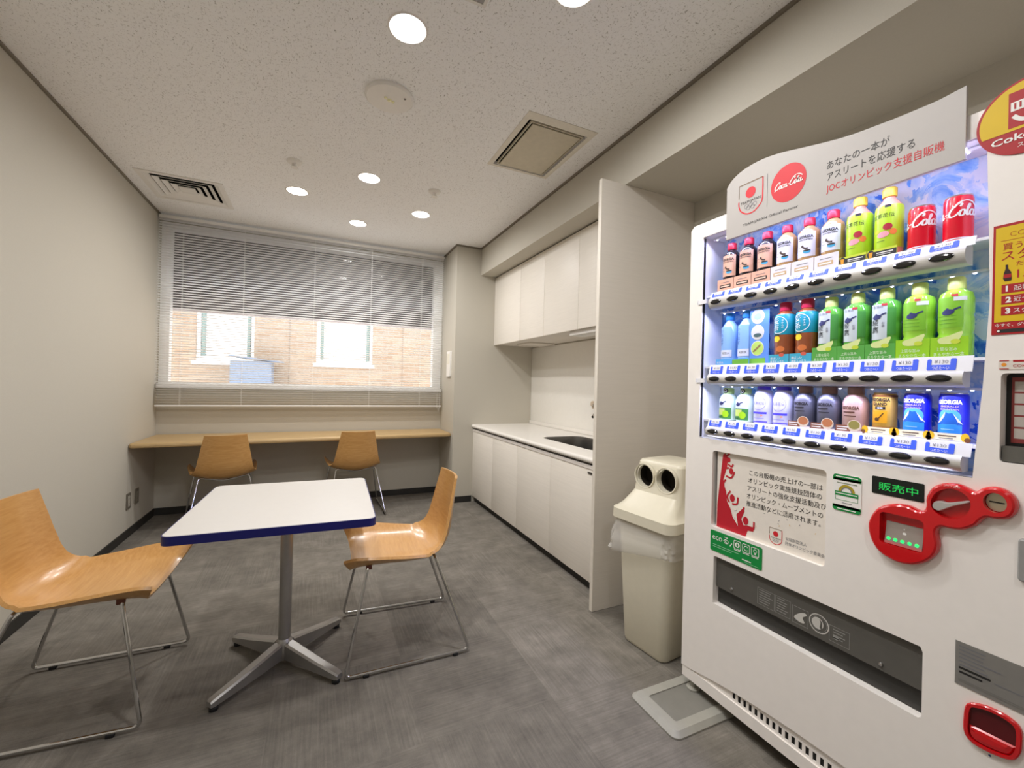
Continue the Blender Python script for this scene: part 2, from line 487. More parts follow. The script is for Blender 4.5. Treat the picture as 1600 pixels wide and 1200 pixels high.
bar('trim_shadow_gap_4', (XB-.012, YE, tz), (XB, YC-.012, ZC-.0005), M_gap, 'grey strip standing for the ceiling shadow gap along the beam')

# window: frame, sash rails, glass
wroot = thing('window_1', 'wide white framed window', 'window', (0, YW+.06, 1.15)); wroot['kind'] = 'structure'
fy = lambda u, v, h: V((u, YW+h, v))
b = MB(); GX0, GX1, GZ0, GZ1 = -1.188, 1.180, 1.170, 2.528
b.plate([rect(WX0+.001, WZ0+.001, WX1-.001, WZ1-.001), rect(GX0, GZ0, GX1, GZ1)], fy, .01, .09, M_frame); b.build('window_frame', wroot, True)
b = MB(); b.box((WX0+.001, YW-.05, WZ0-.03), (WX1-.001, YW+.01, WZ0+.005), M_frame); b.build('window_sill', wroot, True)
b = MB(); b.box((GX0, YW+.05, GZ0), (GX1, YW+.056, GZ1), M_glass); b.build('window_pane', wroot, True)
# dark screen drawn half way down outside the glass
t = thing('roller_screen', 'dark mauve fabric screen drawn halfway down outside the window glass', 'screen', (0, YW+.13, 1.83))
b = MB(); b.box((GX0-.03, YW+.125, 1.845), (GX1+.03, YW+.129, GZ1+.03), M_screen); b.build('fabric', t, True)
b = MB(); b.rbox((GX0-.03, YW+.118, 1.825), (GX1+.03, YW+.136, 1.847), mat('screen_rail', (214, 204, 208), .6), .004); b.build('bottom_rail', t, True)

# venetian blind
t = thing('venetian_blind', 'white venetian blind with open slats hanging before the window', 'blind', (0, YW-.075, .96))
BX0, BX1, BY = XL+.012, XC-.02, YW-.085
b = MB(); b.rbox((BX0, BY-.02, 2.585), (BX1, BY+.02, 2.612), M_slat, .003); b.build('head_rail', t, True)
b = MB(); z = 2.572; tl = math.radians(14); k = 0
while z > .985:
    hw = .0125; dy, dz = hw*math.cos(tl), hw*math.sin(tl)
    y0, y1, zz0, zz1 = BY-dy, BY+dy, z+dz, z-dz
    vs = [(BX0, y0, zz0), (BX0, BY, z+.0012), (BX0, y1, zz1), (BX1, y0, zz0), (BX1, BY, z+.0012), (BX1, y1, zz1)]
    b.add(vs, [(0, 3, 4, 1), (1, 4, 5, 2)], M_slat)
    z -= .0222
sl = b.build('slats', t, True, smooth=60)
b = MB(); b.rbox((BX0, BY-.012, .958), (BX1, BY+.012, .972), M_slat, .003); b.build('bottom_rail', t, True)
for x in (-1.08, -.62, -.03, .50, 1.02):
    b = MB()
    for yy in (BY-.0135, BY+.0135): b.tube([(x, yy, .965), (x, yy, 2.59)], .0011, M_slat, 5)
    b.build('ladder_cord', t, True)
b = MB(); b.tube([(BX1-.05, BY-.024, 2.59), (BX1-.052, BY-.026, 1.6), (BX1-.05, BY-.026, .96), (BX1-.035, BY-.026, .90), (BX1-.02, BY-.026, .97), (BX1-.022, BY-.024, 2.59)], .0016, M_slat, 6)
b.build('pull_cord', t, True)

# building across the way
YF = 9.0
t = thing('brick_building', 'tan brick building front seen outside through the window', 'building', (0, YF, -3.))
ff = lambda u, v, h: V((u, YF-h, v))
W1, W2 = (-1.90, 1.50, -1.03, 3.3), (.0, 1.53, 1.03, 3.3)
b = MB(); b.plate([rect(-9, -3, 9, 9), rect(*W1), rect(*W2)], ff, -.35, 0, brick_mat())
for x in (-.46, -2.35, 1.62): b.box((x-.006, YF-.003, -3), (x+.006, YF+.01, 9), mat('facade_joint', (110, 92, 76), .9))
b.build('brick_wall', t, True)
M_gfr = mat('green_grey_window_metal', (104, 124, 118), .5); M_bl = mat('white_window_blind', (250, 250, 250), .7)
for (x0, z0, x1, z1) in (W1, W2):
    b = MB(); b.plate([rect(x0, z0, x1, z1), rect(x0+.06, z0+.09, x1-.05, z1-.06)], ff, -.14, -.06, M_frame)
    for xm in (x0+.10, x1-.09): b.box((xm-.025, YF+.04, z0+.09), (xm+.025, YF+.12, z1-.06), M_gfr)
    b.box((x0-.05, YF-.05, z0-.05), (x1+.03, YF+.1, z0+.01), M_frame)
    w = b.build('window', t, True)
    b = MB()
    n = 22
    for i in range(n):
        xa = x0+.06+(x1-x0-.11)*i/n; b.box((xa, YF+.16, z0+.05), (xa+.036, YF+.17, z1), M_bl)
    b.box((x0+.05, YF+.2, z0), (x1, YF+.21, z1), M_bl)
    b.build('blind', w, True)
# duct cowl on its wall
t = thing('duct_cowl', 'pale blue-grey metal duct cowl on the brick front outside', 'duct', (-1.0, 8.7, .4))
M_cowl = mat('blue_grey_sheet', (112, 124, 143), .5)
b = MB(); b.box((-1.31, 8.45, .3), (-.70, YF-.07, 1.52), M_cowl); b.box((-1.2, YF-.08, .3), (-.85, YF-.004, 1.2), M_cowl); b.build('casing', t, True)
b = MB(); b.add([(-1.33, 8.40, 1.61), (-.52, 8.40, 1.52), (-.52, YF-.07, 1.52), (-1.33, YF-.07, 1.61), (-1.33, 8.40, 1.585), (-.52, 8.40, 1.505), (-.52, YF-.07, 1.505), (-1.33, YF-.07, 1.585)],
                [(0, 1, 2, 3), (7, 6, 5, 4), (0, 4, 5, 1), (1, 5, 6, 2), (2, 6, 7, 3), (3, 7, 4, 0)], M_cowl); b.build('sloping_roof', t, True)

# ------------------------------------------------------------------ ceiling fixtures
def downlight(x, y, label):
    t = thing('downlight', label, 'light', (x, y, ZC), group='round recessed downlights')
    b = MB(); b.lathe([(.0665, .003), (.0665, -.002), (.072, -.004), (.08, -.001), (.08, 0)], (x, y, ZC), M_white, 36); 
    b.f = b.f[:-2]; b.fm = b.fm[:-2]; b.build('trim_ring', t, True)
    b = MB(); b.lathe([(.0662, .001), (.060, .028), (.056, .034)], (x, y, ZC), M_white, 36); b.f = b.f[:-2]; b.fm = b.fm[:-2]
    b.build('reflector', t, True)
    b = MB(); b.lathe([(.0615, .028), (.0615, .06)], (x, y, ZC), M_lamp, 32); b.build('diffuser', t, True)
    lamp('downlight_lamp', (x, y, ZC+.001), .105, LP, (255, 253, 252), t, spread=math.radians(176))
LP = 8.8
dl = ['large bright downlight next to the round white emergency disc', 'downlight cut by the top of the picture, above the ceiling hatch',
      'downlight nearest the square air vent', 'downlight in the middle of the ceiling, between two smoke detectors', 'downlight beside the detector near the kitchenette beam',
      'downlight closest to the window', 'downlight overhead on the plain wall side, before the emergency disc', 'downlight overhead at the vending machine, near the entrance end', 'downlight farthest from the window']
for (x, y), l in zip(LIGHTS, dl): downlight(x, y, l)

t = thing('emergency_downlight', 'round white emergency light disc with tiny central lamps on ceiling', 'light', (.30, 2.19, ZC))
b = MB(); b.lathe([(.116, 0), (.117, -.010), (.108, -.017), (0, -.020)], (.30, 2.19, ZC), M_white, 48); b.build('cover_disc', t, True)
b = MB()
for dx, dy, r in ((.0, .0, .012), (-.02, -.012, .008), (.018, .006, .008)): b.lathe([(r, 0), (r*.8, -.005), (0, -.008)], (.30+dx, 2.19+dy, ZC-.019), mat('clear_yellow_lens', (250, 246, 200), .15, coat=.6), 14)
b.build('lamp_cluster', t, True)
b = MB(); b.lathe([(.006, 0), (.004, -.003), (0, -.003)], (.368, 2.15, ZC-.0182), M_trayd, 12); b.build('test_button', t, True)
for (x, y), l in (((-.158, 3.12), 'small white smoke detector near the square air vent'), ((.766, 3.12), 'small white smoke detector on the kitchenette side')):
    t = thing('smoke_detector', l, 'detector', (x, y, ZC), group='small ceiling detectors')
    b = MB(); b.lathe([(.046, 0), (.046, -.004), (.040, -.012), (.02, -.016), (0, -.016)], (x, y, ZC), M_white, 28); b.build('base_plate', t, True)
    b = MB(); b.lathe([(.014, -.015), (.014, -.034), (.022, -.037), (.022, -.042), (0, -.044)], (x, y, ZC), M_white, 20); b.build('sensor_head', t, True)

# square air diffuser
vx, vy, vh = VENT
t = thing('air_vent', 'square white air vent of nested louvres in ceiling corner', 'vent', (vx, vy, ZC))
fl = lambda u, v, h: V((u, v, ZC-h))
b = MB(); b.plate([rect(vx-.257, vy-.257, vx+.257, vy+.257), rect(vx-.222, vy-.222, vx+.222, vy+.222)], fl, 0, .006, M_white); b.build('flange', t, True)
b = MB(); b.box((vx-vh, vy-vh, ZC+.02), (vx+vh, vy+vh, ZC+.12), M_darker); b.f = b.f[1:]; b.fm = b.fm[1:]; b.build('duct_box', t, True)
for o0 in (.222, .178, .134, .090):
    b = MB(); i0 = o0-.030
    ra = [(vx-o0, vy-o0, ZC+.030), (vx+o0, vy-o0, ZC+.030), (vx+o0, vy+o0, ZC+.030), (vx-o0, vy+o0, ZC+.030)]
    rb = [(vx-i0, vy-i0, ZC-.005), (vx+i0, vy-i0, ZC-.005), (vx+i0, vy+i0, ZC-.005), (vx-i0, vy+i0, ZC-.005)]
    rc = [(p[0], p[1], p[2]+.003) for p in rb]; rd = [(p[0], p[1], p[2]+.003) for p in ra]
    # louvres flare outwards: low lip outside, high inside
    ra2 = [(vx+(p[0]-vx)*(i0/o0), vy+(p[1]-vy)*(i0/o0), ZC+.010) for p in ra]
    rb2 = [(vx+(p[0]-vx)*(o0/i0), vy+(p[1]-vy)*(o0/i0), ZC-.004) for p in rb]
    b.loft([ra2, rb2, [(p[0], p[1], p[2]+.003) for p in rb2], [(p[0], p[1], p[2]+.004) for p in ra2], ra2], M_white, False, False)
    b.build('louvre', t, True, smooth=0)
b = MB(); b.rbox((vx-.05, vy-.05, ZC-.006), (vx+.05, vy+.05, ZC+.004), M_white, .002); b.build('centre_plate', t, True)

# ceiling hatch / extract grille
hx0, hy0, hx1, hy1 = HATCH
t = thing('extract_grille', 'beige rectangular extract panel in a dark-gapped ceiling frame by the beam', 'grille', ((hx0+hx1)/2, (hy0+hy1)/2, ZC))
M_hat = mat('aged_beige', (206, 197, 176), .6)
b = MB(); b.plate([rect(hx0-.032, hy0-.06, hx1+.03, hy1+.022), rect(hx0, hy0, hx1, hy1)], fl, 0, .0025, mat('pale_surround', (226, 220, 207), .6)); b.build('surround', t, True)
b = MB(); b.box((hx0, hy0, ZC+.02), (hx1, hy1, ZC+.1), M_darker); b.f = b.f[1:]; b.fm = b.fm[1:]; b.build('duct_box', t, True)
b = MB(); b.plate([rect(hx0+.021, hy0+.016, hx1-.017, hy1-.013), rect(hx0+.026, hy0+.021, hx1-.022, hy1-.018)], fl, -.012, .002, M_hat); b.build('inner_frame', t, True)
b = MB(); b.rbox((hx0+.036, hy0+.029, ZC-.006), (hx1-.030, hy1-.025, ZC+.004), M_hat, .003); b.build('panel', t, True)
t = thing('ceiling_plate', 'small grey square ceiling plate cut by the top of the picture', 'plate', (.50, 1.46, ZC))
b = MB(); b.plate([rect(.44, 1.40, .545, 1.512), rect(.452, 1.412, .533, 1.50)], fl, 0, .006, M_white); b.build('rim', t, True)
b = MB(); b.box((.452, 1.412, ZC-.003), (.533, 1.50, ZC), mat('grey_mesh', (170, 168, 166), .7)); b.build('insert', t, True)

# ------------------------------------------------------------------ small things on the walls
for y, l in ((4.122, 'grey double socket plate under the desk, nearer the camera'), (4.286, 'grey socket plate under the desk, nearer the window wall')):
    t = thing('wall_socket', l, 'socket', (XL, y, .215), group='sockets under the desk')
    fs = lambda u, v, h, y=y: V((XL+h, y+u, v))
    b = MB(); b.plate([rrect(-.037, .215, .037, .332, .004)], fs, 0, .007, mat('grey_socket', (112, 106, 94), .5)); b.build('cover_plate', t, True)
    b = MB(); b.plate([rrect(-.014, .235, .014, .312, .003)], fs, .006, .010, mat('pale_socket', (186, 180, 168), .5) if y < 4.2 else mat('grey_socket_insert', (132, 124, 110), .5))
    for vv in (.255, .290):
        for uu in (-.005, .005): b.plate([rect(uu-.001, vv-.004, uu+.001, vv+.004)], fs, .0095, .0102, M_darker)
    b.build('insert', t, True)
t = thing('wall_controller', 'slim white control panel on the wall beside the window blind', 'panel', (XC, 4.37, 1.28))
fs = lambda u, v, h: V((XC-h, 4.37-u, v))
b = MB(); b.plate([rrect(-.06, 1.29, .06, 1.555, .006)], fs, 0, .018, M_white); b.build('casing', t, True)
b = MB(); b.plate([rrect(-.045, 1.42, .045, 1.53, .004)], fs, .0175, .0195, mat('pale_panel_face', (226, 222, 206), .4)); b.build('face', t, True)

# ------------------------------------------------------------------ desk along the window wall
t = thing('wall_desk', 'long pale wood desk shelf fixed along the window wall', 'desk', (0, YW, .68))
loop = [(XL+.002, YW-.010), (XL+.002, 4.10), (XL+.02, 4.085), (XC-.03, 4.245), (XC-.003, 4.265), (XC-.003, YW-.010)]
b = MB(); b.pillow(loop, [(.010, .672), (.002, .677), (0, .690), (.003, .702), (.012, .710)], flat_up, M_desk); b.poly([inset(ccw(loop), .010)], flat_up, .672, M_desk)
b.build('desk_top', t, True)

# ------------------------------------------------------------------ chairs
def make_chair(label):
    t = thing('plywood_chair', label, 'chair', (0, 0, 0), 0, 'moulded plywood chairs on chrome sled legs')
    prof = [(.250, .404), (.225, .412), (.15, .417), (.03, .413), (-.07, .412), (-.125, .424), (-.165, .455), (-.188, .505), (-.199, .57), (-.209, .66), (-.222, .768)]
    hw = [.234, .238, .240, .230, .216, .204, .194, .184, .174, .157, .137]
    lift = [.060, .058, .054, .050, .050, .054, .056, .052, .045, .036, .026]
    C = catmull([(y, z, i) for i, (y, z) in enumerate(prof)], False, 4)
    def at(arr, f):
        i = min(int(f), len(arr)-2); return arr[i]+(arr[i+1]-arr[i])*(f-i)
    nu = 29; bm = bmesh.new(); grid = []
    for j, (y, z, f) in enumerate(C):
        a = V(C[max(j-1, 0)][:2]); c = V(C[min(j+1, len(C)-1)][:2]); tn = (c-a).normalized()
        nrm = V((-tn.y, tn.x)); 
        if nrm.y < 0 and f < 4: nrm = -nrm
        # concave side: up on the seat, forward on the back
        nrm = V((tn.y, -tn.x))
        row = []
        for i in range(nu):
            u = -1+2*i/(nu-1); L = at(lift, f)*abs(u)**2.2*(1 if f > 4 else .82)+.036*max(0, (abs(u)-.76)/.24)**1.4*max(0, 1-f/4.6)
            row.append(bm.verts.new((u*at(hw, f), y+nrm.x*L, z+nrm.y*L)))
        grid.append(row)
    fs = [bm.faces.new((grid[j][i], grid[j][i+1], grid[j+1][i+1], grid[j+1][i])) for j in range(len(C)-1) for i in range(nu-1)]
    bmesh.ops.recalc_face_normals(bm, faces=bm.faces[:])
    bm.normal_update()
    mid = bm.faces[:][len(fs)//8]
    if mid.normal.z < 0: bmesh.ops.reverse_faces(bm, faces=bm.faces[:])
    n0 = len(bm.faces)
    bmesh.ops.solidify(bm, geom=bm.faces[:], thickness=.012)
    bm.normal_update()
    me = bpy.data.meshes.new('seat_shell'); bm.to_mesh(me); bm.free()
    me.materials.append(M_wood); me.polygons.foreach_set('use_smooth', [True]*len(me.polygons)); me.set_sharp_from_angle(angle=math.radians(40))
    o = bpy.data.objects.new('seat_shell', me); COL.objects.link(o); o.parent = t
    def rounded(pts, r):
        out = []; n = len(pts)
        for i in range(n):
            p, a, c = V(pts[i]), V(pts[i-1]), V(pts[(i+1) % n])
            d1 = (a-p).normalized(); d2 = (c-p).normalized(); rr = min(r, (a-p).length*.45, (c-p).length*.45)
            s, e = p+d1*rr, p+d2*rr
            for k in range(6):
                q = k/5; out.append(s*(1-q)**2+p*2*q*(1-q)+e*q*q)
        return out
    z0 = .015
    pts = [(.17, -.105, .426), (0, -.105, .393), (-.17, -.105, .426), (-.245, -.255, z0), (-.262, .272, z0), (-.195, .188, .432), (0, .185, .397), (.195, .188, .432), (.262, .272, z0), (.245, -.255, z0)]
    b = MB(); b.tube(rounded(pts, .026), .0068, M_chrome, 10, True); b.build('sled_frame', t)
    for sx in (1, -1):
        b = MB(); b.rbox((sx*.19-.009, .172, .416), (sx*.19+.009, .196, .436), mat('brown_pad', (92, 44, 22), .5), .003); b.build('spacer', t)
        for y in (.19, -.19):
            b = MB(); b.rbox((sx*(.2535+.017*y/.5)-.009, y-.012, .001), (sx*(.2535+.017*y/.5)+.009, y+.012, .013), M_black, .003); b.build('glide', t)
    return t
ch = make_chair('plywood chair between the white table and the plain wall')
ch.location = (-.780, 2.131, 0); ch.rotation_euler = (0, 0, math.radians(-92.5))
MW[ch.name] = Matrix.Translation(ch.location) @ Matrix.Rotation(math.radians(-92.5), 4, 'Z')
dup(ch, (.417, 2.094, 0), math.radians(87.7), 'plywood chair on the kitchenette side of the white table')
dup(ch, (-.672, 4.205, 0), math.radians(11), 'plywood chair pushed under the desk nearer the wall sockets')
dup(ch, (.348, 4.255, 0), math.radians(3), 'plywood chair pushed under the desk nearer the kitchenette')

# ------------------------------------------------------------------ cafe table
TC, TR = (-.098, 2.052, 0), math.radians(-2.3)
t = thing('cafe_table', 'white topped cafe table with blue edge on a grey pedestal', 'table', TC, TR)
hx, hy = .334, .362
b = MB(); b.pillow(rrect(-hx+.003, -hy+.003, hx-.003, hy-.003, .028, 6), [(0, .676), (0, .704), (.002, .7055)], flat_up, M_table); b.poly([rrect(-hx+.003, -hy+.003, hx-.003, hy-.003, .028, 6)], flat_up, .676, M_table); b.build('table_top', t)
b = MB(); o_, i_ = rrect(-hx, -hy, hx, hy, .03, 6), rrect(-hx+.003, -hy+.003, hx-.003, hy-.003, .0275, 6)
b.plate([o_, i_], flat_up, .674, .7035, M_blue); b.build('edge_band', t)
b = MB(); b.lathe([(.0245, .07), (.0245, .66)], (0, .02, 0), M_silver, 28); b.build('column', t)
b = MB(); b.box((-.12, -.10, .664), (.12, .14, .676), M_black); b.build('mounting_plate', t)
b = MB(); b.lathe([(.036, .03), (.040, .04), (.038, .085), (.028, .105), (.0246, .11)], (0, .02, 0), M_silver, 28); b.build('hub', t)
for a in (45, 135, 225, 315):
    b = MB(); c, s = math.cos(math.radians(a)), math.sin(math.radians(a)); Lg = .313
    rings = []
    for q, w, zt, zb in ((.03, .024, .098, .034), (.10, .023, .084, .030), (.2, .021, .064, .025), (.30, .018, .047, .021), (Lg, .014, .041, .022)):
        sec = [(-w, zb), (w, zb), (w, zt-.006), (w*.65, zt), (-w*.65, zt), (-w, zt-.006)]
        rings.append([V((q*c-u*s, .02+q*s+u*c, z)) for u, z in sec])
    b.loft(rings, M_silver); lg = b.build('foot_arm', t)
    b = MB(); b.lathe([(.015, .001), (.016, .012), (.008, .022)], (.294*c, .02+.294*s, 0), M_black, 16); b.build('glide', lg)

# ------------------------------------------------------------------ kitchenette
# tall end panel
t = thing('tall_end_panel', 'tall pale wood-grain end panel between kitchenette and bin', 'panel', (1.75, YP+.0125, 0))
b = MB(); b.box((1.388, YP, .002), (XN-.001, YP+.024, 2.351), M_lam); b.build('board', t, True)
b = MB(); b.box((1.384, YP-.0005, .002), (1.388, YP+.0245, 2.351), mat('pale_edging', (226, 219, 207), .45)); b.build('edging', t, True)
YK = YP+.025
fx = lambda u, v, h: V((1.50-h, -u, v))          # door plane, u runs towards the camera
def base_unit(ya, yb, doors, label, plate_):
    t = thing('base_cabinet', label, 'cabinet', ((1.5+XK)/2, (ya+yb)/2, 0), group='kitchenette base cabinets')
    b = MB(); b.box((1.515, yb+.001, .075), (XK-.001, ya-.001, .093), M_lam); b.box((1.515, yb+.001, .093), (XK-.001, yb+.019, .762), M_lam); b.box((1.515, ya-.019, .093), (XK-.001, ya-.001, .762), M_lam); b.box((XK-.012, yb+.019, .093), (XK-.001, ya-.019, .762), M_lam); b.build('carcass', t, True)
    b = MB(); b.box((1.53, yb+.001, 0.001), (1.56, ya-.001, .075), M_base); b.build('toe_kick', t, True)
    ys = [ya]+doors+[yb]
    for y0, y1 in zip(ys, ys[1:]):
        b = MB(); b.rbox((1.497, y1+.0015, .062), (1.5145, y0-.0015, .752), M_lamv, .0015); d = b.build('door', t, True)
        b = MB(); b.box((1.493, y1+.002, .730), (1.4965, y0-.002, .757), mat('pale_handle_profile', (226, 220, 214), .35)); b.box((1.493, y1+.002, .753), (1.508, y0-.002, .757), mat('pale_handle_profile', (226, 220, 214), .35)); b.build('handle_rail', d, True)
    if plate_:
        b = MB(); b.rbox((1.4925, 2.075, .699), (1.4972, 2.135, .711), mat('dark_badge', (70, 66, 62), .4), .001); b.build('badge', t, True)
base_unit(YC, 3.121, [3.655], 'two-door base cabinet beside the wall corner', False)
base_unit(3.121, YK, [2.585], 'two-door base cabinet under the sink', True)
t = thing('worktop', 'white worktop with an inset dark sink', 'worktop', (1.83, 3.07, .765))
SK = (1.665, 2.30, 2.045, 3.06)
b = MB(); sink_loop = [(p[0], p[1]) for p in rrect(SK[0], SK[1], SK[2], SK[3], .09, 8)]
b.plate([rect(1.497, YK+.001, XK-.001, YC-.001), sink_loop], flat_up, .764, .800, M_top)
b.tube([(1.497, YK+.001, .782), (1.497, YC-.001, .782)], .018, M_top, 16); b.build('slab', t, True)
b = MB(); rings = []
for d, z in ((.0, .7995), (.004, .78), (.010, .66), (.03, .635), (.1, .630)): rings.append([V((p[0], p[1], z)) for p in inset(ccw(sink_loop), d)])
b.loft(rings, M_steel, False, True); sk = b.build('sink_basin', t, True)
b = MB(); b.lathe([(.04, .631), (.04, .634), (.03, .636), (0, .634)], (1.86, 2.66, 0), M_chrome, 20); b.build('drain', sk, True)
t = thing('backsplash', 'glossy white backsplash panel above the worktop', 'panel', (XK-.005, 3.07, .801))
b = MB(); b.rbox((XK-.009, YK+.002, .801), (XK-.001, YC-.002, 1.625), mat('glossy_white_panel', (238, 235, 228), .22, var=.01), .001); b.build('panel', t, True)
b = MB(); b.rbox((XK-.022, YK+.002, .801), (XK-.0092, YC-.002, .838), M_top, .004); b.build('upstand', t, True)
# wall tap
t = thing('wall_tap', 'pale knobbed tap on the backsplash, half hidden by the end panel', 'tap', (XK-.01, 2.92, 1.068))
b = MB(); b.lathe([(.026, 0), (.026, .01), (.016, .014), (.016, .05)], (XK-.0695, 2.94, 1.068), M_chrome, 20, axis='x'); b.build('flange', t, True)
b = MB(); b.tube(catmull([(XK-.07, 2.94, 1.068), (XK-.09, 2.90, 1.068), (XK-.12, 2.80, 1.045), (XK-.20, 2.72, 1.03), (XK-.26, 2.68, .99)], False, 5), .011, M_chrome, 12); b.build('spout', t, True)
b = MB(); b.lathe([(.010, -.045), (.012, -.026), (.022, -.022), (.024, -.004), (.020, .014), (.008, .02), (0, .02)], (XK-.07, 2.945, 1.082), mat('cream_knob', (206, 188, 166), .35), 18); b.build('knob', t, True)
# wall cabinets
def wall_unit(ya, yb, doors, label, vent):
    t = thing('wall_cabinet', label, 'cabinet', ((1.7+XK)/2, (ya+yb)/2, 1.635), group='kitchenette wall cabinets')
    b = MB(); b.box((1.724, yb+.001, 1.637), (XK-.001, ya-.001, 2.340), M_lam); b.build('carcass', t, True)
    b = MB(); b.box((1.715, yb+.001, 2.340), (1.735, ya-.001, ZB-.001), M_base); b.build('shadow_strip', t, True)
    ys = [ya]+doors+[yb]
    for y0, y1 in zip(ys, ys[1:]):
        b = MB(); b.rbox((1.705, y1+.0015, 1.632), (1.7235, y0-.0015, 2.342), M_lamv, .0015); b.build('door', t, True)
    if vent:
        b = MB(); b.rbox((1.86, 3.66, 1.622), (2.14, 3.95, 1.6365), M_lam, .003); b.build('underside_cover', t, True)
wall_unit(YC, 3.116, [3.572], 'two-door wall cabinet beside the wall corner', True)
wall_unit(3.116, YK, [2.604], 'two-door wall cabinet beside the tall end panel', False)
t = thing('under_cabinet_light', 'slim white light box fixed below the wall cabinets over the sink', 'light', (1.80, 2.38, 1.6))
b = MB(); b.rbox((1.735, 2.02, 1.598), (1.85, 2.76, 1.6365), M_white, .005); b.build('housing', t, True)
b = MB(); b.rbox((1.75, 2.04, 1.592), (1.838, 2.70, 1.5985), mat('counter_light_diffuser', (236, 234, 230), .4), .002); b.build('diffuser', t, True)

# ------------------------------------------------------------------ rubbish bin
BINC = V((1.585, 1.562, 0)); BR = math.radians(7.0)
t = thing('rubbish_bin', 'beige rubbish bin with two round holes in its lid', 'bin', BINC, BR)
def sec(x0, x1, hw, z, r, bulge=0., n=6):
    """rounded section; front is at x0"""
    p = rrect(x0, -hw, x1, hw, r, n); out = []
    for x, y in p:
        k = 1-(y/hw)**2
        out.append(V((x-(bulge*k if x < (x0+x1)/2 else 0), y, z)))
    return out
b = MB()
b.loft([sec(-.178, .17, .118, .004, .03, .012), sec(-.184, .178, .122, .02, .03, .014), sec(-.196, .19, .140, .35, .032, .016), sec(-.204, .198, .152, .622, .034, .016)], M_bin); b.build('body', t)
b = MB()
rings = [sec(-.222, .216, .176, .588, .035, .02), sec(-.226, .22, .180, .592, .036, .02), sec(-.224, .218, .178, .636, .036, .02), sec(-.214, .208, .168, .642, .036, .02),
         sec(-.19, .19, .152, .662, .04, .012), sec(-.15, .16, .140, .700, .04, .006), sec(-.128, .15, .134, .722, .036, 0), sec(-.112, .145, .131, .79, .03, 0),
         sec(-.100, .14, .127, .858, .028, 0), sec(-.092, .135, .12, .868, .026, 0), sec(-.07, .11, .10, .874, .02, 0)]
b.loft(rings, M_bin)
lid = b.build('lid', t)
cut = MB()
for y in (.063, -.063): cut.lathe([(.053, -.2), (.053, -.045)], (0, y, .795), M_hole, 36, axis='x')
co = cut.build('cutter', t)
mod = lid.modifiers.new('holes', 'BOOLEAN'); mod.object = co; mod.operation = 'DIFFERENCE'; mod.solver = 'EXACT'
bpy.context.view_layer.update(); dg = bpy.context.evaluated_depsgraph_get(); dg.update()
me2 = bpy.data.meshes.new_from_object(lid.evaluated_get(dg)); lid.modifiers.clear(); lid.data = me2
bpy.data.objects.remove(co)
me2.polygons.foreach_set('use_smooth', [True]*len(me2.polygons)); me2.set_sharp_from_angle(angle=math.radians(30))
for y in (.063, -.063):
    b = MB(); b.lathe([(.0525, -.090), (.0525, -.0455), (.0, -.0455)], (0, y, .795), M_hole, 36, axis='x'); b.f = b.f[:-36] if False else b.f
    # an open dark sleeve: drop the front cap
    b.f = [f for f in b.f if len(f) < 30]; b.fm = b.fm[:len(b.f)]
    b.build('hole_sleeve', t)
    b = MB(); b.lathe([(.053, -.1185), (.053, -.124), (.058, -.126), (.060, -.116), (.058, -.108)], (0, y, .795), M_bin, 36, axis='x')
    b.f = [f for f in b.f if len(f) < 30]; b.fm = b.fm[:len(b.f)]
    b.build('hole_rim', t)
# clear bag skirt hanging out below the lid
b = MB(); rings = []; base = sec(-.214, .208, .164, 0, .04, .016, 14); n = len(base)
for j in range(12):
    q = j/11; ring = []
    for i, p in enumerate(base):
        d = V((p.x, p.y, 0)); a = math.atan2(p.y, p.x)
        w = noise.noise(V((math.cos(a)*4, math.sin(a)*4, q*2.2)))*.020*q+abs(noise.noise(V((math.cos(a)*9+q, math.sin(a)*9, q*5+5))))*.022*min(1, q*3)-.006*min(1, q*3)
        flare = -.004+.016*math.sin(q*2.4)+.030*max(0, math.cos(a-2.55))**4*q
        low = .13+.015*math.sin(a*3+1)+.035*max(0, math.cos(a-2.5))**2
        s_ = 1+(flare+w)/d.length
        ring.append(V((d.x*s_, d.y*s_, .604-low*q+noise.noise(V((a*3, q*3, 9)))*.008*q)))
    rings.append(ring)
b.loft(rings, M_bag, False, False); b.build('clear_bag', t, smooth=28)

# ------------------------------------------------------------------ vending machine
XM, Y0 = 1.385, 1.290
MF = lambda u, v, h: V((XM-h, Y0-u, v))             # u: along the front, v: height, h: out of the front
WM = 1.17
vm = thing('vending_machine', 'white drink vending machine with lit display and red coin panel', 'vending machine', (1.72, Y0-WM/2, 0))
M_vm = mat('machine_white', (246, 241, 236), .33, var=.012)
win = ccw([(.062, 1.030), (.838, 1.030), (.852, 1.248), (.860, 1.437), (.856, 1.60), (.850, 1.800), (.845, 1.822), (.062, 1.822)])
poster_open = rrect(.128, .700, .529, .988, .012)
deliver = ccw([(.143, .414), (.750, .414), (.757, .420), (.757, .580), (.752, .592), (.150, .592), (.143, .588)])
reader = rrect(.880, 1.075, 1.06, 1.272, .008)
arc = [(WM*i/24, .098+.062*math.sin(PI*min(1, max(0, (i/24-.03)/.94)))**.8) for i in range(25)]
outer = arc+[(WM, 1.865), (WM-.015, 1.88), (.015, 1.88), (0, 1.865)]
b = MB(); b.plate([outer, win, poster_open, deliver, reader], MF, -.12, 0, M_vm); b.build('door', vm, True, smooth=0)
b = MB(); b.box((XM+.121, Y0-WM+.005, .11), (XN-.02, Y0-.005, 1.865), M_vm); b.build('cabinet', vm, True)
b = MB(); b.plate([rect(.004, .057, WM-.004, .100)], MF, -.05, -.002, M_vm); b.build('kick_strip', vm, True)
gl = [rect(.02, .1005, WM-.02, .165)]; holes = []
x = .23
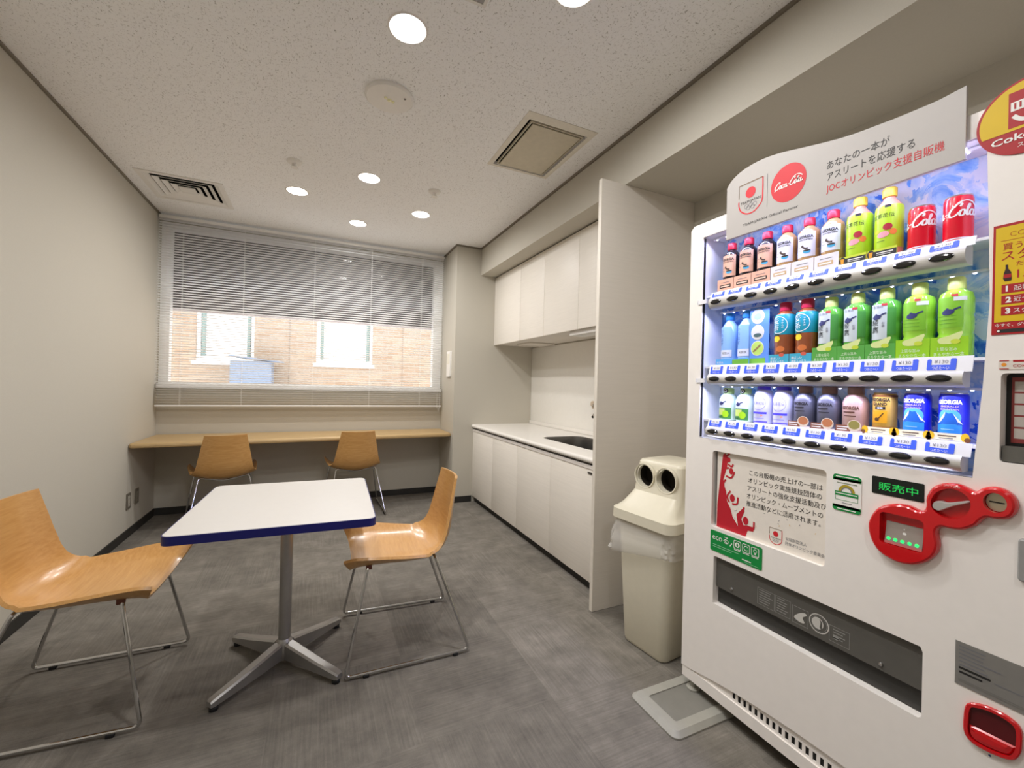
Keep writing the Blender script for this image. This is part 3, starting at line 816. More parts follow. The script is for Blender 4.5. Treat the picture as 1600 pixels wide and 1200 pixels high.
while x < WM-.05:
    holes.append(rect(x, .108, x+.011, .132)); x += .021
b = MB(); b.plate([rect(.01, .1002, WM-.01, .170)]+holes, MF, -.011, -.008, M_vm); gr = b.build('vent_grille', vm, True, smooth=0)
b = MB(); b.box((XM+.013, Y0-WM+.02, .1005), (XM+.015, Y0-.02, .17), M_darker); b.build('dark_backing', gr, True)
for x in (.04, WM-.06):
    for yd in (.025, .58):
        b = MB(); c = MF(x, 0, -yd); b.lathe([(.026, .0165), (.026, .022), (.011, .026), (.011, .11)], c, M_tray, 16); b.build('levelling_foot', vm, True)
# display interior
Zs = (1.592, 1.312, 1.105)
b = MB(); b.plate([win], MF, -.119, -.115, M_ice); bd = b.build('display_backdrop', vm, True)
b = MB()
M_sail = ink((60, 120, 230))
for (su, sv) in ((.845, 1.395), (.838, 1.455)):
    b.poly([[(su-.010, sv), (su+.008, sv), (su-.004, sv+.035)]], MF, -.1145, M_sail)
b.build('backdrop_print', bd, True)
b = MB(); n = len(win); wi = inset(win, .0015)
b.add([MF(p[0], p[1], -.114) for p in wi]+[MF(p[0], p[1], -.004) for p in wi], [(i, (i+1) % n, n+(i+1) % n, n+i) for i in range(n)], M_lit); b.build('display_liner', vm, True)
for zz in Zs:
    b = MB(); b.box(MF(.064, zz-.008, -.113), MF(.85 if zz > 1.2 else .838, zz-.001, -.022), M_lit); b.build('shelf', vm, True)
BAR = ((1.531, 1.576), (1.240, 1.280), (1.040, 1.080))
M_bar = mat('button_rail_grey', (194, 191, 184), .4)
M_btn = mat('black_button', (26, 25, 24), .12, coat=.6)
blue = ink((52, 92, 235)); lilac = ink((232, 234, 250)); grey = ink((120, 120, 126))
for (z0, z1), zz in zip(BAR, Zs):
    zm = (z0+z1)/2; hh = (z1-z0)/2
    secp = [(-.03, -hh), (-.004, -hh), (.004, -hh*.82), (.010, -hh*.45), (.012, 0), (.010, hh*.45), (.004, hh*.85), (-.004, hh), (-.03, hh)]
    b = MB(); b.loft([[MF(.101, zm+q, p) for p, q in secp], [MF(.821, zm+q, p) for p, q in secp]], M_bar); br = b.build('button_rail', vm, True)
    for i in range(10):
        s0 = .1345+.0716*i
        b = MB(); b.pillow(ell(s0, zm+.001, .0245, .0098, 24), [(0, .010), (.0012, .0135), (.004, .0155), (.0075, .0165)], MF, M_btn); b.build('button', br, True)
    # sloping price strip with one ticket per drink
    lo, hi = z1-.003, zz+.003
    fr = lambda u, v, h, lo=lo, hi=hi: MF(u, lo+(hi-lo)*v, .001-.008*v+h)
    b = MB(); b.plate([rect(.101, 0, .834, 1)], fr, -.003, 0, M_lit)
    for i in range(10):
        s0 = .1345+.0716*i; L = (hi-lo)
        fr2 = lambda u, v, h, fr=fr, s0=s0, L=L: fr(s0+u, v/L, h)
        k = L/.03
        b.poly([rect(-.025, .003*k, .026, .0135*k)], fr2, .0006, blue); b.poly([rrect(.016, .003*k, .027, .026*k, .003)], fr2, .0007, blue); b.poly([rrect(-.027, .003*k, -.019, .025*k, .003)], fr2, .0007, blue)
        b.text('つめた〜い', -.017, .0045*k, .0085*k, fr2, .0011, lilac, width=.032, bold=.02)
        b.text('¥130', -.014, .0165*k, .0095*k, fr2, .0009, grey, width=.026)
    b.build('price_strip', br, True)
# strips of small white lamps above every row
for k, zz in enumerate((1.815, 1.529, 1.238)):
    b = MB(); b.box(MF(.075, zz-.004, -.100 if k else -.05), MF(.835, zz+.002, -.088 if k else -.038), M_lit); st = b.build('led_strip', vm, True)
    b = MB(); x = .09
    while x < .83:
        c = MF(x, zz-.004, -.094 if k else -.044); b.lathe([(.004, 0), (.003, -.002), (0, -.003)], c, M_led, 10); x += .042
    b.build('led_dots', st, True)
    lamp('display_lamp', MF(.457, zz-.008, -.016), .74, 2.1, (200, 204, 255), vm, rot=(-math.radians(28), 0, -PI/2), shape='RECTANGLE', size_y=.012)
lamp('display_lamp_bottom', MF(.45, 1.034, -.004), .70, .25, (206, 212, 255), vm, rot=(PI, 0, PI/2), shape='RECTANGLE', size_y=.008)
b = MB(); b.box(MF(.0622, 1.034, -.012), MF(.0652, 1.818, -.004), M_darker); b.build('hinge_gap', vm, True)
for zz in (1.565, 1.255):
    b = MB(); b.rbox(MF(.046, zz-.006, -.02), MF(.085, zz+.006, .004), M_lit, .002); b.build('hinge_pin', vm, True)
for (u, v) in ((.848, 1.47), (.848, 1.238)):
    b = MB(); b.box(MF(u-.010, v-.007, -.114), MF(u+.004, v+.007, -.104), M_trayd); b.build('latch', vm, True)

# --- drawn marks shared by several prints
RED = ink((214, 30, 44)); BLK = ink((30, 29, 30)); WHT = ink((244, 242, 238)); GRN = ink((0, 140, 62)); YEL = ink((224, 188, 0)); DRD = ink((174, 12, 24))  # YEL and DRD darkened: dim light on the upper door put into the ink
def script_strokes():
    """flowing capital-C script lettering: list of centre lines, x height 1"""
    e = lambda cx, cy, rx, ry, a0, a1, n=12: [(cx+rx*math.cos(math.radians(a0+(a1-a0)*i/n)), cy+ry*math.sin(math.radians(a0+(a1-a0)*i/n))) for i in range(n+1)]
    st = []
    st.append([(1.25, 1.55), (1.42, 1.85), (1.25, 2.05), (.85, 1.9), (.4, 1.35), (.15, .7), (.28, .15), (.65, -.02), (1.05, .2), (1.35, .62)])
    st.append([(.55, -.05), (.1, -.25), (-.35, -.15), (-.5, .1), (-.25, .2)])
    st.append(e(1.72, .48, .30, .48, 100, 460)); st.append([(1.72, .95), (1.95, .8), (2.2, .8)])
    st.append(e(2.52, .48, .32, .48, 60, 320)); st.append([(2.78, .18), (2.95, .5)])
    st.append(e(3.22, .48, .30, .48, 70, 430)); st.append([(3.54, .98), (3.50, .5), (3.56, .1), (3.75, .02), (3.95, .3)])
    st.append([(4.0, .55), (4.4, .62)])
    st.append([(5.75, 1.55), (5.92, 1.85), (5.75, 2.05), (5.35, 1.9), (4.9, 1.35), (4.65, .7), (4.78, .15), (5.15, -.02), (5.55, .2), (5.85, .62)])
    st.append([(5.1, 1.5), (5.5, 2.15), (6.3, 2.45), (7.2, 2.2), (7.8, 1.75), (8.1, 1.6)])
    st.append(e(6.22, .48, .30, .48, 100, 460))
    st.append([(6.55, .45), (6.9, 1.3), (6.98, 1.75), (6.85, 1.8), (6.75, 1.3), (6.78, .3), (6.92, .02), (7.1, .2)])
    st.append(e(7.45, .48, .30, .48, 70, 430)); st.append([(7.77, .98), (7.73, .5), (7.79, .1), (8.0, .0), (8.3, .35)])
    return st
def script(b, x, y, w, fr, h, m, lo=0., hi=8.4):
    k = w/8.4
    for i_, s_ in enumerate(script_strokes()):
        pts = [(x+(p[0]+p[1]*.18)*k, y+p[1]*k) for p in s_ if lo <= p[0] <= hi]
        if len(pts) > 2: b.stroke(pts, lambda q, t: k*(.15+.17*abs(t.y)), fr, h+.00006*i_, m, 3)
        elif len(pts) == 2: b.stroke(pts, k*.2, fr, h+.00006*i_, m, 0)
def shield(b, x, y, w, fr, h, line=None, txt=True):
    """pointed-round shield with a red disc and five linked rings; x, y = centre of the top edge"""
    l = [(-.5, 0), (.5, .0), (.5, -.78), (.42, -1.0), (.2, -1.18), (0, -1.22), (-.2, -1.18), (-.42, -1.0), (-.5, -.78)]
    P = lambda q: (x+q[0]*w, y+q[1]*w)
    b.stroke([P(l[1]), P(l[0]), P((-.5, -.5))], w*.035, fr, h, mat('print_bronze', (120, 92, 60), .5), 0)
    b.stroke([P((-.5, -.62))]+[P(q) for q in l[8:4:-1]]+[P(q) for q in l[4:1:-1]]+[P(l[1])], w*.05, fr, h, RED, 2)
    b.poly([ell(x, y-.40*w, .21*w, .21*w, 28)], fr, h, RED)
    if txt: b.text('TEAM JAPAN', x, y-.78*w, .15*w, fr, h, BLK, width=.84*w, align='C')
    for dx, dy in ((-.18, -.90), (0, -.90), (.18, -.90), (-.09, -.98), (.09, -.98)): b.ring(x+dx*w, y+dy*w, .072*w, .086*w, fr, h, grey, 16)

# header board
hd = ccw([(.175, 1.776), (.818, 1.776), (.8175, 1.949)]+catmull([(.8175, 1.949), (.768, 1.944), (.728, 1.945), (.685, 1.947), (.639, 1.951), (.589, 1.956), (.536, 1.965), (.453, 1.985), (.373, 2.005), (.301, 2.014), (.238, 2.008), (.195, 1.990), (.174, 1.968)], False, 4)[1:])
b = MB(); b.plate([hd], MF, .003, .012, mat('header_card_dimmed', (184, 179, 175), .45, var=.01)); hb = b.build('header_board', vm, True, smooth=0)  # card darkened so its colour carries the weaker light up here
b = MB(); H = .0126
shield(b, .270, 1.953, .090, MF, H)
b.stroke([(.3315, 1.955), (.3315, 1.842)], .0012, MF, H, grey, 0)
b.poly([ell(.4015, 1.895, .057, .0605, 48)], MF, H, RED)
script(b, .3565, 1.884, .092, MF, H+.0006, WHT)
b.text('TEAM JAPAN Official Partner', .243, 1.8035, .0125, MF, H, BLK, width=.192)
b.text('あなたの一本が', .517, 1.886, .027, MF, H, BLK, width=.154)
b.text('アスリートを応援する', .518, 1.852, .027, MF, H, BLK, width=.206)
b.text('JOCオリンピック支援自販機', .517, 1.817, .027, MF, H, RED, width=.264, bold=.012)
b.build('header_print', hb, True, smooth=0)

# round sticker on the door corner: yellow disc, red band, drink-machine icon
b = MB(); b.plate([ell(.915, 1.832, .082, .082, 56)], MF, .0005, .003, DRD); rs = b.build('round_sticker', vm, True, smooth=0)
b = MB(); H = .0036
cap = [p for p in ell(.915, 1.832, .077, .077, 72) if p[1] > 1.8]
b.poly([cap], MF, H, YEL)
b.poly([rect(.8835, 1.812, .9475, 1.890)], MF, H+.0004, DRD); b.poly([rect(.887, 1.848, .944, 1.868)], MF, H+.0008, WHT)
for u in (.892, .900, .908, .916): b.poly([rect(u, 1.852, u+.003, 1.865)], MF, H+.0012, DRD)
b.stroke([(.891, 1.838), (.902, 1.826), (.916, 1.822), (.930, 1.826), (.940, 1.838)], .008, MF, H+.0008, WHT, 4)
b.text('Coke ON', .9135, 1.783, .021, MF, H+.0004, WHT, width=.112, align='C', bold=.02)
b.text('スマホ', .9145, 1.766, .0115, MF, H+.0004, WHT, align='C')
b.build('round_sticker_print', rs, True, smooth=0)

# yellow notice
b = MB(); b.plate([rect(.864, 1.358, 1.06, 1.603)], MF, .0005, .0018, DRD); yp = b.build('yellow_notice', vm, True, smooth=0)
b = MB(); H = .0023
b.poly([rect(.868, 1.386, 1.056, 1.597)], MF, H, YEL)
b.text('COKE ON', .890, 1.573, .016, MF, H+.0004, DRD, bold=-.02); b.stroke([(.876, 1.566), (1.05, 1.566)], .0008, MF, H+.0004, DRD, 0)
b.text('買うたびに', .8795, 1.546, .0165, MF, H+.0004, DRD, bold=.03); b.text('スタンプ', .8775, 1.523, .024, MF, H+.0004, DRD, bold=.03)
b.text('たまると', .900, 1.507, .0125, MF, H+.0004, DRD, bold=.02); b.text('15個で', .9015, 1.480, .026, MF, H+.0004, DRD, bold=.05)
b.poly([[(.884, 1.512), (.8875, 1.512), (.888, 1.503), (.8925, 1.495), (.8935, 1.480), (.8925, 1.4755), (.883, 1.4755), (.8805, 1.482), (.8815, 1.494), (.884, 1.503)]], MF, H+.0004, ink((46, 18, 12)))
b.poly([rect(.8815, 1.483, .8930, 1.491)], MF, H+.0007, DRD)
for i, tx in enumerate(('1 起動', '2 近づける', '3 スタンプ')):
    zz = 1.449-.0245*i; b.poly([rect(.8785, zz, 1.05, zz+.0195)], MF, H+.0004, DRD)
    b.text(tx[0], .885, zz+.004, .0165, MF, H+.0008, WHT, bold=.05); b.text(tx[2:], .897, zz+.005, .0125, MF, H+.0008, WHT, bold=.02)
b.text('今すぐ、ダウンロード', .869, 1.3755, .0085, MF, H, WHT, bold=.02); b.poly([rrect(.872, 1.362, 1.0, 1.370, .003)], MF, H, BLK); b.poly([ell(.875, 1.366, .0022, .0022, 12)], MF, H+.0004, WHT)
b.build('yellow_notice_print', yp, True, smooth=0)

# card reader window and its small sticker
b = MB(); b.plate([reader], MF, -.10, -.03, M_darker); rd = b.build('reader_window', vm, True, smooth=0)
b = MB(); b.poly([rect(.8885, 1.118, 1.05, 1.264)], MF, -.0292, ink((150, 60, 58)))
for i in range(5): b.poly([rect(.893, 1.128+.026*i, 1.045, 1.150+.026*i)], MF, -.0288, ink((206, 198, 190)))
for (u, v, w_) in ((.909, 1.205, .02), (.912, 1.18, .03), (.909, 1.156, .03)): b.poly([rect(u, v, u+w_, v+.012)], MF, -.0284, ink((120, 70, 62)))
b.build('reader_print', rd, True, smooth=0)
b = MB(); b.plate([rect(.882, 1.077, 1.058, 1.111)], MF, -.028, -.006, mat('grey_reader_base', (96, 94, 88), .4)); b.build('reader_base', rd, True)
b = MB(); b.plate([rrect(.876, 1.280, 1.0, 1.301, .003)], MF, .0004, .0014, ink((226, 218, 208))); ss = b.build('reader_sticker', vm, True, smooth=0)
b = MB(); H = .0019; b.poly([ell(.8845, 1.291, .004, .004, 14)], MF, H, ink((236, 150, 40))); b.poly([rect(.8775, 1.2985, .892, 1.3005)], MF, H, DRD); b.poly([rect(.8775, 1.281, .892, 1.2825)], MF, H, DRD)
b.poly([rect(.898, 1.2965, .999, 1.3008)], MF, H, DRD); b.text('COKE ON', .898, 1.285, .009, MF, H, DRD); b.build('reader_sticker_print', ss, True, smooth=0)

# poster behind the recess
b = MB(); b.plate([poster_open], MF, -.11, -.10, mat('dark_poster_gap', (88, 78, 74), .6)); b.build('poster_well', vm, True, smooth=0)
b = MB(); b.plate([rect(.1395, .7005, .5285, .9875)], MF, -.018, -.014, ink((236, 229, 219))); ps = b.build('poster', vm, True, smooth=0)
b = MB(); H = -.0134; PR = ink((190, 26, 44))
b.poly([ccw([(.142, .7015), (.143, .786), (.154, .895), (.163, .978), (.173, .983), (.186, .967), (.181, .933), (.167, .885), (.172, .86), (.179, .844), (.185, .805), (.199, .785), (.209, .756), (.232, .728), (.224, .769), (.251, .8), (.256, .789), (.244, .759), (.253, .739), (.266, .742), (.292, .743), (.291, .728), (.27, .725), (.262, .7015)])], MF, H, PR)
for (u, v), r in (((.188, .961), .0085), ((.199, .921), .0105), ((.206, .824), .012), ((.261, .757), .0125)): b.poly([ell(u, v, r*.85, r*1.15, 18)], MF, H+.0003, PR)
for l in ([(.178, .900), (.20, .897), (.213, .921)], [(.186, .945), (.20, .938), (.207, .948)], [(.194, .806), (.185, .826), (.198, .848)], [(.206, .803), (.226, .808), (.229, .832)], [(.172, .85), (.168, .87), (.177, .886)],
          [(.235, .75), (.245, .772), (.254, .803)], [(.268, .733), (.290, .735), (.293, .762)], [(.18, .975), (.192, .985)], [(.168, .945), (.176, .93), (.19, .932)]): b.stroke(l, .0065, MF, H+.0004, PR, 4)
for i, (tx, x0, x1) in enumerate((('この自販機の売上げの一部は', .2715, .512), ('オリンピック実施競技団体の', .2675, .510), ('アスリートの強化支援活動及び', .2655, .524), ('オリンピック・ムーブメントの', .2635, .514), ('推進活動などに活用されます。', .2625, .508))):
    b.text(tx, x0, .923-.0275*i, .0205, MF, H, BLK, width=x1-x0, bold=.006)
shield(b, .3705, .763, .042, MF, H)
b.text('公益財団法人', .4035, .7385, .0125, MF, H, grey, width=.066); b.text('日本オリンピック委員会', .4035, .7225, .0125, MF, H, grey, width=.118)
for i in range(26):
    u, v = .20+rnd.random()*.31, .735+rnd.random()*.09
    if .33 < u < .53 and v < .775: continue
    b.poly([ell(u, v, .0030, .0009, 6, rnd.random()*3)], MF, H, grey if i % 3 else ink((226, 186, 90)))
b.build('poster_lettering', ps, True, smooth=0)

# green saving sticker
b = MB(); b.plate([rrect(.128, .611, .3355, .688, .006)], MF, .0004, .0016, GRN); ec = b.build('green_sticker', vm, True, smooth=0)
b = MB(); H = .0021
b.text('ecoる', .1375, .6555, .031, MF, H, WHT, width=.070, bold=.02); b.stroke([(.213, .652), (.221, .664)], .003, MF, H, WHT, 0)
for i in range(3):
    u = .228+.034*i; o_ = rrect(u, .650, u+.029, .681, .005); b.poly([o_, rrect(u+.002, .652, u+.027, .679, .004)], MF, H, WHT)
    if i == 0: b.poly([ell(u+.0145, .666, .009, .009, 20)], MF, H, WHT); b.poly([ell(u+.0145, .666, .0035, .006, 12)], MF, H+.0004, GRN)
    elif i == 1: b.ring(u+.0145, .666, .0065, .009, MF, H, WHT, 16, .6, 5.6)
    else: b.ring(u+.0145, .668, .005, .0065, MF, H, WHT); b.poly([rect(u+.012, .656, u+.017, .661)], MF, H, WHT)
    b.poly([rect(u+.002, .6455, u+.027, .648)], MF, H, WHT)
for v, x1 in ((.636, .30), (.6285, .27)): b.poly([rect(.140, v, x1-.05, v+.0022)], MF, H, ink((150, 210, 170)))
b.poly([rect(.262, .622, .296, .6255)], MF, H, WHT); b.poly([rect(.27, .616, .325, .6175)], MF, H, ink((150, 210, 170)))
b.build('green_sticker_print', ec, True, smooth=0)

# energy label
b = MB(); b.plate([rrect(.547, .880, .6195, .985, .010)], MF, .0004, .0014, WHT); en = b.build('energy_label', vm, True, smooth=0)
b = MB(); H = .0019; R_ = rrect(.547, .880, .6195, .985, .010)
b.poly([ccw([p for p in R_ if p[1] > .968]+[(.547, .968), (.6195, .968)])], MF, H, GRN) if False else b.poly([rrect(.5475, .9675, .619, .9845, .008)], MF, H, GRN)
b.poly([rrect(.5475, .8805, .619, .897, .008)], MF, H, GRN); b.poly([rect(.5475, .9675, .619, .974)], MF, H, GRN); b.poly([rect(.5475, .890, .619, .897)], MF, H, GRN)
b.poly([rect(.555, .977, .611, .9795)], MF, H+.0004, WHT); b.poly([rect(.560, .885, .607, .8875)], MF, H+.0004, WHT)
b.poly([rect(.558, .9595, .609, .962)], MF, H, ink((140, 150, 130)))
b.ring(.583, .936, .0145, .021, MF, H, ink((176, 156, 40)), 20, 0, PI); b.ring(.583, .936, .0115, .0145, MF, H, grey, 20, 0, PI)
b.poly([rect(.5535, .925, .6125, .936)], MF, H+.0004, GRN); b.poly([rect(.5555, .9295, .61, .932)], MF, H+.0008, WHT); b.poly([rect(.5545, .911, .6115, .925), rect(.5555, .912, .6105, .924)], MF, H, GRN)
b.poly([rect(.572, .9035, .597, .9052)], MF, H, grey); b.build('energy_label_print', en, True, smooth=0)

# message display, lit green
b = MB(); b.plate([rrect(.6435, .9505, .7535, .997, .003)], MF, -.002, .0012, mat('display_black', (16, 26, 22), .2)); ld = b.build('message_display', vm, True, smooth=0)
b = MB(); b.text('販売中', .659, .9645, .0225, MF, .0018, M_green_txt, width=.083, bold=.012); b.build('message_lettering', ld, True, smooth=0)

# red coin and note panel
REDL = [(.642, .86), (.649, .892), (.665, .917), (.695, .934), (.725, .938), (.745, .932), (.757, .934), (.7615, .946), (.7615, .967), (.771, .992), (.79, 1.008), (.817, 1.013), (.836, 1.006), (.8475, 1.002), (.858, 1.012), (.875, 1.020), (.894, 1.016), (.907, 1.004), (.912, .986), (.908, .966), (.897, .954), (.88, .949), (.867, .948), (.858, .938), (.849, .924), (.829, .909), (.808, .904), (.793, .904), (.785, .896), (.7835, .882), (.787, .86), (.783, .837), (.769, .814), (.745, .795), (.718, .787), (.692, .789), (.667, .801), (.65, .825)]
red_l = catmull(REDL, True, 3)
bill = rrect(.670, .828, .760, .909, .010); dish = catmull([(.772, .958), (.782, .985), (.806, 1.000), (.828, .995), (.841, .978), (.839, .955), (.824, .934), (.801, .928), (.780, .938)], True, 4); coin = ell(.880, .9855, .0185, .0215, 24)
b = MB(); b.pillow(red_l, [(0, .0005), (0, .010), (.0025, .0155), (.006, .018)], MF, M_red, holes=[bill, dish, coin], hole_h=.002); rp = b.build('coin_panel', vm, True, smooth=30)
b = MB()
b.add([MF(.679, .886, .0025), MF(.7555, .886, .0025), MF(.7555, .834, .011), MF(.679, .834, .011)], [(0, 1, 2, 3)], mat('note_slot_grey', (150, 140, 132), .25, coat=.4)); 
b.poly([ell(.7185, .862, .004, .004, 14)], lambda u, v, h: MF(u, v, .0062+h), 0.0006, WHT); b.text('¥', .716, .871, .006, lambda u, v, h: MF(u, v, .006), 0, WHT)
b.build('note_slot', rp, True, smooth=0)
b = MB()
for i in range(5):
    c = MF(.687+.0145*i, .842, .0105); b.lathe([(.0042, 0), (.0035, .0012), (0, .0016)], c, M_green_led, 12, axis='x')
b.build('green_lamps', rp, True)
b = MB(); b.poly([rect(.679, .8295, .756, .836)], MF, .0128, ink((200, 120, 118))); b.build('note_lip', rp, True)
lever = catmull([(.774, .952), (.779, .962), (.791, .966), (.802, .965), (.836, .978), (.840, .9745), (.813, .959), (.799, .949), (.787, .941), (.777, .944)], True, 4)
b = MB(); b.pillow(lever, [(0, .004), (0, .014), (.002, .017)], MF, mat('lever_grey', (196, 194, 190), .3, metal=.4)); b.build('return_lever', rp, True)
b = MB(); b.plate([ell(.880, .9855, .0175, .0205, 24)], MF, .002, .006, mat('coin_slot_metal', (192, 186, 160), .3, metal=.7)); b.plate([rrect(.868, .9835, .892, .9865, .0012)], MF, .0055, .0064, M_darker); b.build('coin_slot', rp, True)
b = MB(); b.text('おつり・返却', .788, 1.0035, .0062, MF, .0186, ink((240, 190, 186)), width=.036); b.build('panel_lettering', rp, True, smooth=0)

# delivery port
b = MB(); fd = lambda u, v, h: MF(u, v, -.012-.055*(1-(v-.414)/.178)*0-.030*((v-.414)/.178)*0+h)
b.plate([deliver], MF, -.11, -.085, M_darker); dp = b.build('delivery_well', vm, True, smooth=0)
flap = inset(deliver, .003)
b = MB(); b.plate([[p for p in rrect(.147, .476, .753, .590, .004)]], MF, -.022, -.014, M_dark); fp = b.build('delivery_flap', dp, True, smooth=0)
b = MB(); b.plate([rrect(.147, .417, .753, .477, .003)], MF, -.034, -.026, mat('dark_flap_lower', (56, 55, 52), .35)); b.build('delivery_lip', dp, True)
b = MB(); H = -.0134; P_ = ink((150, 150, 146)); P2 = ink((200, 198, 192))
for (u0, u1) in ((.312, .372), (.374, .424)):
    b.poly([rect(u0, .490, u1, .546), rect(u0+.0012, .4912, u1-.0012, .5448)], MF, H, P_)
    for i in range(6): b.poly([rect(u0+.006, .538-.008*i, u1-.006-rnd.random()*.015, .5405-.008*i)], MF, H, P_)
b.poly([rect(.430, .488, .479, .541), rect(.4313, .4893, .4777, .5397)], MF, H, P_)
b.poly([catmull([(.436, .505), (.45, .522), (.468, .531), (.474, .526), (.462, .514), (.468, .500), (.452, .497)], True, 4)], MF, H, P2)
b.ring(.5095, .5205, .0255, .0285, MF, H, P2, 32); b.ring(.5095, .5205, .022, .023, MF, H, P_, 28); b.poly([ell(.506, .5205, .0165, .0175, 24)], MF, H, P2); b.poly([catmull([(.510, .534), (.514, .526), (.512, .510), (.518, .508), (.518, .528)], True, 3)], MF, H+.0003, M_dark)
b.poly([rect(.538, .488, .592, .534), rect(.5392, .4892, .5908, .5328)], MF, H, P_)
for i in range(4): b.poly([rect(.548, .524-.008*i, .580-.006*(i % 2), .5265-.008*i)], MF, H, P_)
b.poly([ell(.557, .503, .009, .006, 14)], MF, H, P_)
b.build('flap_print', fp, True, smooth=0)
for u in (.212, .666):
    b = MB(); c = MF(u, .493, -.0138); b.lathe([(.0055, 0), (.0045, -.004), (0, -.0055)], c, M_chrome, 14, axis='x'); b.build('flap_stud', fp, True)

# rating plate
b = MB(); b.plate([rect(.8165, .545, 1.0, .645)], MF, .0004, .0016, mat('rating_plate', (142, 140, 136), .4, metal=.3)); rt = b.build('rating_plate', vm, True, smooth=0)
b = MB(); H = .0021
for i in range(6): b.poly([rect(.823, .634-.0085*i, .86+.04*rnd.random(), .6365-.0085*i)], MF, H, grey)
b.poly([rect(.823, .583, .875, .588)], MF, H, BLK); b.poly([rect(.824, .5735, .862, .578)], MF, H, BLK); b.poly([rect(.88, .5815, .98, .5835)], MF, H, grey)
b.text('2000', .823, .5535, .013, MF, H, grey) if False else b.poly([rect(.823, .5535, .98, .5595)], MF, H, ink((118, 116, 112)))
b.build('rating_print', rt, True, smooth=0)
# coin return cup
cup = catmull([(.839, .511), (.86, .524), (.880, .528), (.905, .526), (.922, .513), (.924, .48), (.921, .457), (.910, .438), (.884, .429), (.852, .428), (.836, .442), (.834, .475)], True, 4)
b = MB(); b.pillow(cup, [(0, .0004), (0, .006), (.002, .008), (.0035, .008)], MF, M_red, holes=[inset(ccw(cup), .008)], hole_h=.001, floor=mat('dark_red_cup', (88, 14, 20), .3)); cr = b.build('coin_return', vm, True, smooth=30)
b = MB(); low = [p for p in inset(ccw(cup), .0085) if p[1] < .472]; b.pillow(low, [(0, .0012), (.003, .005), (.010, .0065)], MF, M_red); b.build('scoop', cr, True)
b = MB(); c = MF(.876, .4195, .001); b.lathe([(.0025, 0), (0, -.002)], c, ink((30, 60, 120)), 10, axis='x'); b.build('blue_dot', vm, True)
# door lock handle
b = MB(); b.pillow(rrect(.912, .826, .972, .918, .008), [(0, .0004), (.001, .008), (.004, .011)], MF, mat('grey_lock', (150, 150, 148), .4)); b.build('door_handle', vm, True)

# floor tray under the machine's foot
t = thing('floor_tray', 'grey plastic floor plate under the vending machine foot', 'plate', (1.32, 1.205, 0))
TX0, TX1, TY0, TY1 = 1.156, 1.50, 1.092, 1.335
b = MB(); o1, o2, o3 = rrect(TX0, TY0, TX1, TY1, .03, 5), rrect(TX0+.016, TY0+.016, TX1-.016, TY1-.016, .02, 5), rrect(TX0+.052, TY0+.052, TX1-.052, TY1-.052, .008, 5)
b.loft([[V((p[0], p[1], .001)) for p in o1], [V((p[0], p[1], .006)) for p in o1], [V((p[0], p[1], .020)) for p in o2], [V((p[0], p[1], .019)) for p in o3], [V((p[0], p[1], .012)) for p in o3]], M_tray, True, False); b.build('raised_rim', t, True, smooth=25)
b = MB(); b.plate([rrect(TX0+.051, TY0+.051, TX1-.051, TY1-.051, .008, 5)], flat_up, .002, .0155, M_trayd); b.build('flat_bed', t, True)

# ------------------------------------------------------------------ drinks on show
SP0, SPD = .1435, .0710
def wrap(R, z0=0., a0=0., sx=1.):
    """print frame round an upright cylinder of radius R; u = arc length to the right"""
    def f(u, v, h):
        th = u/R+a0
        return V((-(R+h)*math.cos(th), -(R+h)*math.sin(th)*sx, z0+v))
    f.curved = True
    return f
def band(b, fr, u0, v0, u1, v1, h, m, n=10):
    vs = []; fs = []
    for i in range(n+1):
        u = u0+(u1-u0)*i/n; vs += [fr(u, v0, h), fr(u, v1, h)]
    for i in range(n): fs.append((2*i, 2*i+2, 2*i+3, 2*i+1))
    b.add(vs, fs, m)
def drink(name, row, i, label, cat, group, ds=0., d=-.062):
    p = MF(SP0+SPD*i+ds, Zs[row], d)
    return thing(name, label, cat, (p.x, p.y, p.z), 0, group)
def card(t, w, h, col, draw=None, d=.0345, ds=0.):
    """small printed stand in front of the drink"""
    fr = lambda u, v, q: V((-d-q, -u-ds, v))
    b = MB(); b.plate([rect(-w/2, .0005, w/2, h)], fr, -.001, 0, col)
    if draw: draw(b, fr)
    b.build('price_card', t, smooth=0)
def teapot(b, fr, x, y, s, h):
    m = ink((40, 46, 98)); b.poly([ell(x, y, .011*s, .0065*s, 16, .15)], fr, h, m); b.stroke([(x+.006*s, y+.002*s), (x+.014*s, y+.007*s), (x+.021*s, y+.0095*s)], .0035*s, fr, h, m, 3); b.poly([ell(x-.001*s, y+.007*s, .003*s, .002*s, 8)], fr, h, m)

